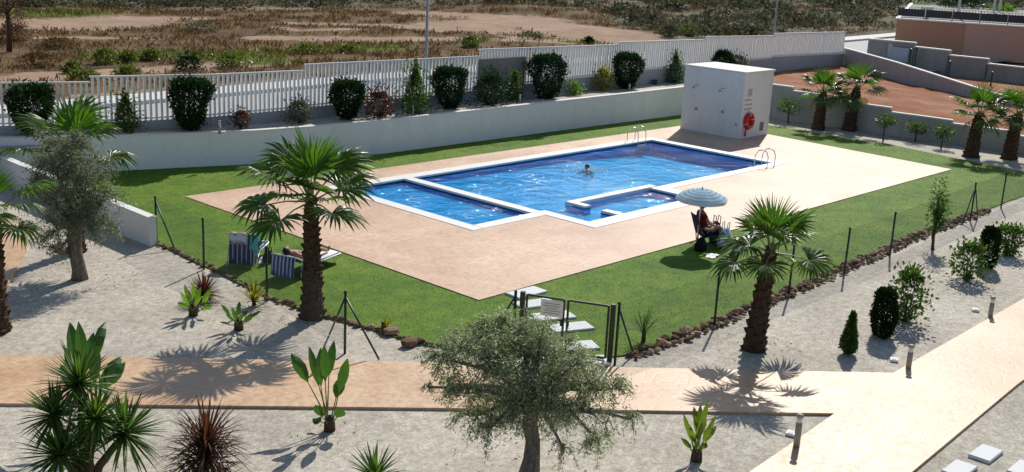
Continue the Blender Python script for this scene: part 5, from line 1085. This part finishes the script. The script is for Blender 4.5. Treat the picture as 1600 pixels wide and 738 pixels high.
def person(loc, rz, J, lab, cloth=None, group=None, hair_long=False, face=None):
    """J: joints in local space (x forward of the body). keys: pelvis chest neck head; shL elL wrL hipL knL anL toL and R"""
    r = empty('person', loc, rz, lab, 'person', group); V3 = {k: Vector(v) for k, v in J.items()}
    nodes = []; idx = {}; edges = []
    def nd(k, p, rad): idx[k] = len(nodes); nodes.append((p.x, p.y, p.z, rad))
    nd('pelvis', V3['pelvis'], .125); nd('waist', V3['pelvis'].lerp(V3['chest'], .45), .112); nd('chest', V3['chest'], .135); nd('nb', V3['chest'].lerp(V3['neck'], .65), .085); nd('neck', V3['neck'], .055); nd('hd', V3['neck'].lerp(V3['head'], .5), .055)
    edges += [(0, 1), (1, 2), (2, 3), (3, 4), (4, 5)]
    for s in 'LR':
        nd('sh'+s, V3['sh'+s], .058); nd('el'+s, V3['el'+s], .04); nd('wr'+s, V3['wr'+s], .026); nd('pa'+s, V3['wr'+s]+(V3['wr'+s]-V3['el'+s]).normalized()*.09, .030)
        edges += [(idx['nb'], idx['sh'+s]), (idx['sh'+s], idx['el'+s]), (idx['el'+s], idx['wr'+s]), (idx['wr'+s], idx['pa'+s])]
        nd('hip'+s, V3['hip'+s], .098); nd('kn'+s, V3['kn'+s], .058); nd('cf'+s, V3['kn'+s].lerp(V3['an'+s], .35), .057); nd('an'+s, V3['an'+s], .036); nd('to'+s, V3['to'+s], .028)
        edges += [(0, idx['hip'+s]), (idx['hip'+s], idx['kn'+s]), (idx['kn'+s], idx['cf'+s]), (idx['cf'+s], idx['an'+s]), (idx['an'+s], idx['to'+s])]
    up = (V3['head']-V3['neck']).normalized(); fw = Vector(face or (0, 0, 1)); fw = (fw-up*fw.dot(up)).normalized(); sd = up.cross(fw); q = Matrix((fw, sd, up)).transposed().to_quaternion(); hc = V3['head']
    def extra(b):
        ball(b, hc, (.098, .078, .118), q, 12, 9, lambda v: Vector((v.x*(1.0 if v.z > -.03 else .92), v.y*(1 if v.z > -.02 else .82), v.z)))
        L = lambda x, y, z: hc+q @ Vector((x, y, z))
        b.tube([L(.088, 0, .025), L(.112, 0, -.012), L(.094, 0, -.03)], [.009, .016, .008], 6)
        for s in (-1, 1): ball(b, L(-.005, s*.08, -.005), (.022, .010, .032), q, 6, 5)
        b.mi = 1
        for s in (-1, 1): ball(b, L(.086, s*.032, .02), (.012, .015, .009), q, 6, 4)
        b.tube([L(.093, -.026, -.058), L(.1, 0, -.06), L(.093, .026, -.058)], .006, 5); b.mi = 0
        for s in 'LR':
            w_ = V3['wr'+s]; d = (w_-V3['el'+s]).normalized(); a = d.orthogonal().normalized(); c = d.cross(a); pal = w_+d*.085
            for k, (o, l) in enumerate(((-.03, .062), (-.01, .075), (.012, .07), (.031, .055))): p0 = pal+a*o; b.tube([p0, p0+d*l*.55+c*.006, p0+d*l*.9+c*.028], [.0095, .0085, .006], 6)
            t0 = w_+d*.03+a*.028; b.tube([t0, t0+a*.03+d*.03, t0+a*.035+d*.06+c*.01], [.011, .010, .007], 6)
    skin_body('body', nodes, edges, [M['skin'], M['hair']], r, 2, extra)
    b = MB(); ball(b, hc+q @ Vector((-.022, 0, .022)), (.098, .088, .115), q, 14, 9, lambda v: v*(1+.05*math.sin(9*math.atan2(v.y, v.x))) if v.x < .06 else Vector((v.x*.8, v.y, v.z+.02)))
    if hair_long: b.tube([hc+q @ Vector((-.08, 0, .03)), hc+q @ Vector((-.13, .02, -.06)), hc+q @ Vector((-.12, .03, -.2))], [.06, .05, .015], 8)
    b.obj('hair', M['hair'], r, True)
    if cloth:
        p = V3['pelvis']; k = [(p.x, p.y, p.z, .142)]; e = []
        w2 = p.lerp(V3['chest'], .22); k.append((w2.x, w2.y, w2.z, .132)); e.append((0, 1))
        for s in 'LR':
            h_ = V3['hip'+s]; m_ = h_.lerp(V3['kn'+s], .5); k += [(h_.x, h_.y, h_.z, .115), (m_.x, m_.y, m_.z, .092)]; e += [(0, len(k)-2), (len(k)-2, len(k)-1)]
        skin_body('swim_shorts', k, e, M[cloth], r)
    return r
# lying on the striped lounger
def lounger(loc, rz, lab, back_el, sling='sling', length=1.9, hz=.34, bl=.78):
    r = empty('sun_lounger', loc, rz, lab, 'sun lounger'); hx = .68; ce, se = math.cos(back_el), math.sin(back_el); f = M['white']
    for s in (-.33, .33):
        MB().tube([(hx, s, hz), (length, s, hz)], .018, 8).obj('side_rail', f, r, True); MB().tube([(hx, s, hz), (hx-bl*ce, s, hz+bl*se)], .018, 8).obj('back_rail', f, r, True)
        MB().tube([(.35, s, 0), (hx+.15, s, hz)], .016, 8).obj('leg', f, r, True); MB().tube([(length-.2, s, 0), (length-.35, s, hz)], .016, 8).obj('leg', f, r, True)
        MB().tube([(.22, s, .02), (hx-bl*.6*ce, s, hz+bl*.6*se)], .012, 6).obj('prop', f, r, True)
    MB().tube([(hx-bl*ce, -.33, hz+bl*se), (hx-bl*ce, .33, hz+bl*se)], .018, 8).obj('cross_bar', f, r, True); MB().tube([(length, -.33, hz), (length, .33, hz)], .018, 8).obj('cross_bar', f, r, True)
    MB().box(((hx+length)/2, 0, hz-.012), (length-hx-.02, .63, .018)).obj('seat', M[sling], r)
    V = []
    for k in range(6):
        t = k/5; sag = .03*math.sin(PI*t); x = hx-bl*ce*t+se*sag; z = hz+bl*se*t-ce*sag
        V += [(x-.008*se, -.315, z-.008*ce), (x-.008*se, .315, z-.008*ce), (x+.008*se, .315, z+.008*ce), (x+.008*se, -.315, z+.008*ce)]
    F = [(3, 2, 1, 0), (20, 21, 22, 23)]
    for k in range(5):
        for j in range(4): F.append((k*4+j, k*4+(j+1) % 4, k*4+4+(j+1) % 4, k*4+4+j))
    link('backrest', mesh('backrest', V, F, M[sling]), r); return r
def drape(name, path, width, m_, lab, cat, loc, rz, th=.012, group=None, amp=.012):
    """a towel: centre line in local x-z, spread along y, with folds"""
    n = 10; V = []; F = []; k = len(path)
    for sgn in (0, 1):
        for i, (x, z) in enumerate(path):
            for j in range(n+1):
                y = -width/2+width*j/n; V.append((x+amp*math.sin(j*1.9+i), y+amp*math.sin(i*1.7)*1.5, z+sgn*th+amp*.6*math.sin(j*1.3+i*.8)))
    o = k*(n+1)
    for i in range(k-1):
        for j in range(n):
            a = i*(n+1)+j; F += [(a, a+1, a+n+2, a+n+1), (o+a, o+a+n+1, o+a+n+2, o+a+1)]
    for i in range(k-1):
        for j in (0, n):
            a = i*(n+1)+j; F.append((a, a+n+1, o+a+n+1, o+a))
    for j in range(n):
        for i in (0, k-1):
            a = i*(n+1)+j; F.append((a, a+1, o+a+1, o+a))
    ob_ = link(name, mesh(name, V, F, M[m_], smooth=True)); ob_.location = loc; ob_.rotation_euler = (0, 0, rz); return tag(ob_, lab, cat, group)
L2 = (14.78, 20.86, .012); A2 = .32
lounger(L2, A2, 'striped sun lounger with a person lying on it, behind the big palm trunk', R(26), 'sling_wide', 1.9, .24)
L2 = (L2[0], L2[1], -.09)
person(L2, A2, dict(pelvis=(.86, 0, .47), chest=(.50, 0, .57), neck=(.27, 0, .69), head=(.13, 0, .77), shL=(.34, .19, .63), elL=(.60, .29, .52), wrL=(.84, .24, .47), shR=(.34, -.19, .63), elR=(.60, -.29, .52), wrR=(.84, -.24, .47), hipL=(.92, .09, .46), knL=(1.32, .12, .50), anL=(1.70, .11, .42), toL=(1.76, .12, .54), hipR=(.92, -.09, .46), knR=(1.30, -.11, .56), anR=(1.68, -.10, .42), toR=(1.74, -.11, .54)), 'sunbather lying on the striped lounger with feet towards the pool', 'navy', None, False, (1, 0, .6))
drape('towel', [(.55, .42), (.75, .365), (1.1, .365), (1.5, .365), (1.88, .37), (1.93, .25)], .6, 'white_cloth', 'white towel spread on the lounger under the sunbather', 'towel', L2, A2)
L1 = (14.3, 22.1, .012); A1 = R(40)
lounger(L1, A1, 'navy striped sun lounger with raised back, at the left by the fence', R(66), 'sling', 1.7, .28, .56)
drape('towel', [(-.075, .17), (-.06, .36), (-.035, .55), (-.01, .672), (.06, .66), (.14, .63)], .66, 'sling_wide', 'blue and white striped towel hung over the head end of the lounger behind the palm', 'towel', L2, A2, amp=.008)
bx = .68-.56*math.cos(R(66)); bz = .28+.56*math.sin(R(66))
drape('towel', [(bx-.10, bz-.24), (bx-.06, bz-.1), (bx-.015, bz+.015), (bx+.06, bz+.0), (bx+.16, bz-.22), (bx+.2, bz-.4), (bx+.34, .33), (.9, .31)], .46, 'pink_stripe', 'pink and white striped towel hung over the raised lounger back', 'towel', (L1[0]-.04, L1[1]+.05, .012), A1)
drape('towel', [(bx-.06, bz-.6), (bx-.06, bz-.3), (bx-.03, bz-.05), (bx+.0, bz+.014), (bx+.07, bz-.1), (bx+.2, bz-.42)], .2, 'turq', 'turquoise towel hung over the right side of the raised lounger back', 'towel', (L1[0]+.2, L1[1]-.24, .012), A1, amp=.02)
drape('towel', [(bx-.10, .05), (bx-.09, .3), (bx-.05, .55), (bx-.028, bz-.03)], .6, 'sling', 'navy striped towel hanging down the back of the raised lounger', 'towel', L1, A1, amp=.008)
def bag(loc, rz, size, m_, lab):
    r = empty('beach_bag', loc, rz, lab, 'bag'); x, y, z = size; V = []; F = []
    for k, (t, s) in enumerate(((0, .9), (.25, 1.08), (.6, 1.0), (.9, .85), (1, .8))):
        for j in range(12):
            a = 2*PI*j/12; c, q = math.cos(a), math.sin(a); V.append((x/2*s*math.copysign(abs(c)**.6, c), y/2*s*math.copysign(abs(q)**.6, q)*(1 if t < .8 else .5), z*t+.015*math.sin(j*2.3+k)))
    for k in range(4):
        for j in range(12): F.append((k*12+j, k*12+(j+1) % 12, k*12+12+(j+1) % 12, k*12+12+j))
    F += [tuple(range(11, -1, -1)), tuple(48+j for j in range(12))]; link('bag_body', mesh('bag_body', V, F, M[m_], smooth=True), r)
    for s in (-1, 1): MB().tube([(-x*.25, s*y*.2, z*.95), (-x*.2, s*y*.22, z*1.3), (x*.2, s*y*.22, z*1.3), (x*.25, s*y*.2, z*.95)], .012, 6).obj('handle', M[m_], r, True)
    return r
x, y = G(404, 414); bag((x+.25, y-.05, .012), .4, (.34, .2, .3), 'black_bag', 'dark bag on the grass beside the navy striped lounger')
x, y = G(416, 412); drape('towel', [(-.16, .02), (-.08, .09), (0, .13), (.1, .08), (.18, .02)], .26, 'white_cloth', 'crumpled white cloth on the grass between the two loungers', 'towel', (x, y, .012), .5, amp=.02)
# parasol group
UX, UY = G(1088, 387)
def parasol():
    r = empty('beach_parasol', (UX, UY, .01), 0, 'beach parasol with pale blue and white bands by the deck edge', 'parasol'); r.rotation_euler = (.03, -.03, 0)
    MB().tube([(0, 0, -.2), (0, 0, 1.72)], .016, 8).obj('pole', M['white'], r, True); rad = .72; H0, zt = .25, 1.68; n = 8; sub = 3; rings = 12; V = []; F = []; I = []
    for i in range(rings+1):
        t = i/rings
        for j in range(n*sub):
            a = 2*PI*j/(n*sub); fr = (j % sub)/sub; sc = 1-.05*math.sin(PI*fr)*t; V.append((rad*t*sc*math.cos(a), rad*t*sc*math.sin(a), zt-H0*(t**1.9)-.025*math.sin(PI*fr)*t))
    for i in range(rings):
        for j in range(n*sub): F.append((i*n*sub+j, (i+1)*n*sub+j, (i+1)*n*sub+(j+1) % (n*sub), i*n*sub+(j+1) % (n*sub))); I.append(i % 2)
    o = len(V)
    for j in range(n*sub): v = V[rings*n*sub+j]; V.append((v[0]*1.01, v[1]*1.01, v[2]-.055+.01*math.sin(j*2)))
    for j in range(n*sub): F.append((rings*n*sub+j, o+j, o+(j+1) % (n*sub), rings*n*sub+(j+1) % (n*sub))); I.append(1)
    link('canopy', mesh('canopy', V, F, [M['par_blue'], M['par_white']], I, True), r)
    for j in range(8):
        a = 2*PI*j/8; pts = [(rad*t*math.cos(a), rad*t*math.sin(a), zt-H0*t**1.9-.012) for t in (.02, .3, .6, .85, 1)]; MB().tube(pts, .005, 5).obj('rib', M['grey_metal'], r, True); MB().tube([(0, 0, 1.3), (rad*.5*math.cos(a), rad*.5*math.sin(a), zt-H0*.5**1.9-.014)], .004, 5).obj('strut', M['grey_metal'], r, True)
    MB().lathe([(.02, 0), (.03, .02), (.012, .06), (0, .07)], 8, (0, 0, zt), False).obj('finial', M['white'], r, True)
parasol()
PA = -.62; PL = (UX+.2, UY+.02, .012)
def chair():
    r = empty('beach_chair', PL, PA, 'low dark folding beach chair under the parasol', 'chair'); f = M['dark_metal']
    for s in (-.27, .27):
        MB().tube([(.0, s, .02), (-.05, s, .33), (-.25, s, .92)], .014, 8).obj('back_frame', f, r, True); MB().tube([(.5, s, .02), (.45, s, .34), (-.05, s, .31)], .014, 8).obj('seat_frame', f, r, True); MB().tube([(-.2, s, .0), (.42, s, .32)], .013, 8).obj('leg', f, r, True); MB().box((.12, s*1.05, .55), (.5, .05, .03), 0, .006).obj('armrest', f, r)
    MB().box((.2, 0, .33), (.5, .52, .02), 0, .004).obj('seat', M['navy'], r); b = MB(); b.box((0, 0, 0), (.02, .52, .6), 0, .004); o = b.obj('back', M['navy'], r); o.location = (-.155, 0, .63); o.rotation_euler = (0, -.33, 0)
chair()
person(PL, PA, dict(pelvis=(.06, 0, .47), chest=(-.03, 0, .80), neck=(-.05, 0, 1.02), head=(-.03, 0, 1.17), shL=(-.04, .19, .95), elL=(.10, .29, .70), wrL=(.34, .27, .60), shR=(-.04, -.19, .95), elR=(.12, -.29, .70), wrR=(.36, -.22, .62), hipL=(.14, .10, .45), knL=(.52, .13, .56), anL=(.62, .12, .14), toL=(.76, .13, .05), hipR=(.14, -.10, .45), knR=(.50, -.12, .58), anR=(.56, -.11, .14), toR=(.70, -.12, .05)), 'seated person in dark red top and navy shorts under the parasol', 'navy', None, False, (1, 0, .05))
def top_cloth():
    r = [o for o in bpy.data.objects if o.name.startswith('person') and 'red top' in o.get('label', '')][0]
    k = [(-.005, 0, .70, .138), (-.03, 0, .82, .152), (-.043, 0, .93, .115), (.03, 0, .57, .128), (-.04, .19, .945, .075), (-.04, -.19, .945, .075), (.03, .24, .82, .06), (.04, -.24, .82, .06)]; skin_body('top', k, [(0, 1), (1, 2), (0, 3), (2, 4), (2, 5), (4, 6), (5, 7)], M['wine'], r)
top_cloth()
R_ = np.array((.68, -.73)); p0 = np.array((UX, UY))
q = p0+R_*.82+np.array((.1, .12)); bag((q[0], q[1], .012), .3, (.5, .34, .55), 'blue_stripe', 'blue and white striped beach bag right of the parasol sitter')
q = p0+R_*.62+np.array((.35, .35)); bag((q[0], q[1], .012), .9, (.46, .3, .62), 'navy', 'tall navy beach bag behind the striped bag under the parasol')
q = p0+R_*.08+np.array((-.25, -.2)); bag((q[0], q[1], .012), .2, (.4, .28, .34), 'black_bag', 'black bag in the parasol shade beside the chair')
x, y = G(1113, 402); drape('towel', [(-.2, .01), (-.05, .03), (.1, .02), (.24, .015)], .26, 'white_cloth', 'small white cloth lying on the grass below the parasol', 'towel', (x, y, .012), .3, amp=.015)
# swimmer
x, y = G(917, 266, -.1)
sw = person((x, y, -.175), R(200), dict(pelvis=(-.60, 0, -.17), chest=(-.28, 0, -.12), neck=(-.10, 0, .06), head=(.0, 0, .17), shL=(-.15, .19, -.03), elL=(.10, .32, -.02), wrL=(.36, .36, -.05), shR=(-.15, -.19, -.03), elR=(.05, -.36, -.12), wrR=(.25, -.30, -.22), hipL=(-.70, .09, -.28), knL=(-1.05, .14, -.33), anL=(-1.40, .12, -.26), toL=(-1.52, .12, -.28), hipR=(-.70, -.09, -.28), knR=(-1.08, -.12, -.28), anR=(-1.44, -.11, -.34), toR=(-1.55, -.11, -.36)), 'dark haired swimmer in the main pool with head above water', 'navy', None, False, (1, 0, .15))
def foam():
    rg = random.Random(4); b = MB()
    for k in range(150):
        a = rg.uniform(0, 6.28); d = abs(rg.gauss(.4, .4)); s = rg.uniform(.01, .04); ball(b, (x+d*math.cos(a), y+d*math.sin(a), -.055+s*.3), (s, s, s*.6), None, 6, 4)
    o = b.obj('water_foam', M['white'], None, True, 'stuff')
foam()

def litter():
    n = 420; P = []; D = []
    for (bx_, by_, rr_, k) in ((11.85, 10.3, 1.5, 130), (11.18, 23.76, 1.3, 90), (13.7, 18.0, 1.0, 40), (19.6, 11.0, 1.0, 40), (10.4, 13.6, .6, 20), (8.1, 13.4, .8, 40), (6.6, 14.2, 1.0, 40), (24.0, 9.7, .8, 25), (28.7, 10.2, .8, 25)):
        for i in range(k):
            a = random.uniform(0, 6.28); d = rr_*math.sqrt(random.random()); P.append((bx_+d*math.cos(a), by_+d*math.sin(a), -.012)); D.append((random.gauss(0, 1), random.gauss(0, 1), .08))
    L = RNG.uniform(.03, .075, len(P)); link('leaf_litter', leafcloud('leaf_litter', np.array(P), np.array(D), L, L*.35, M['dry_grass']), None, 'stuff')
litter()
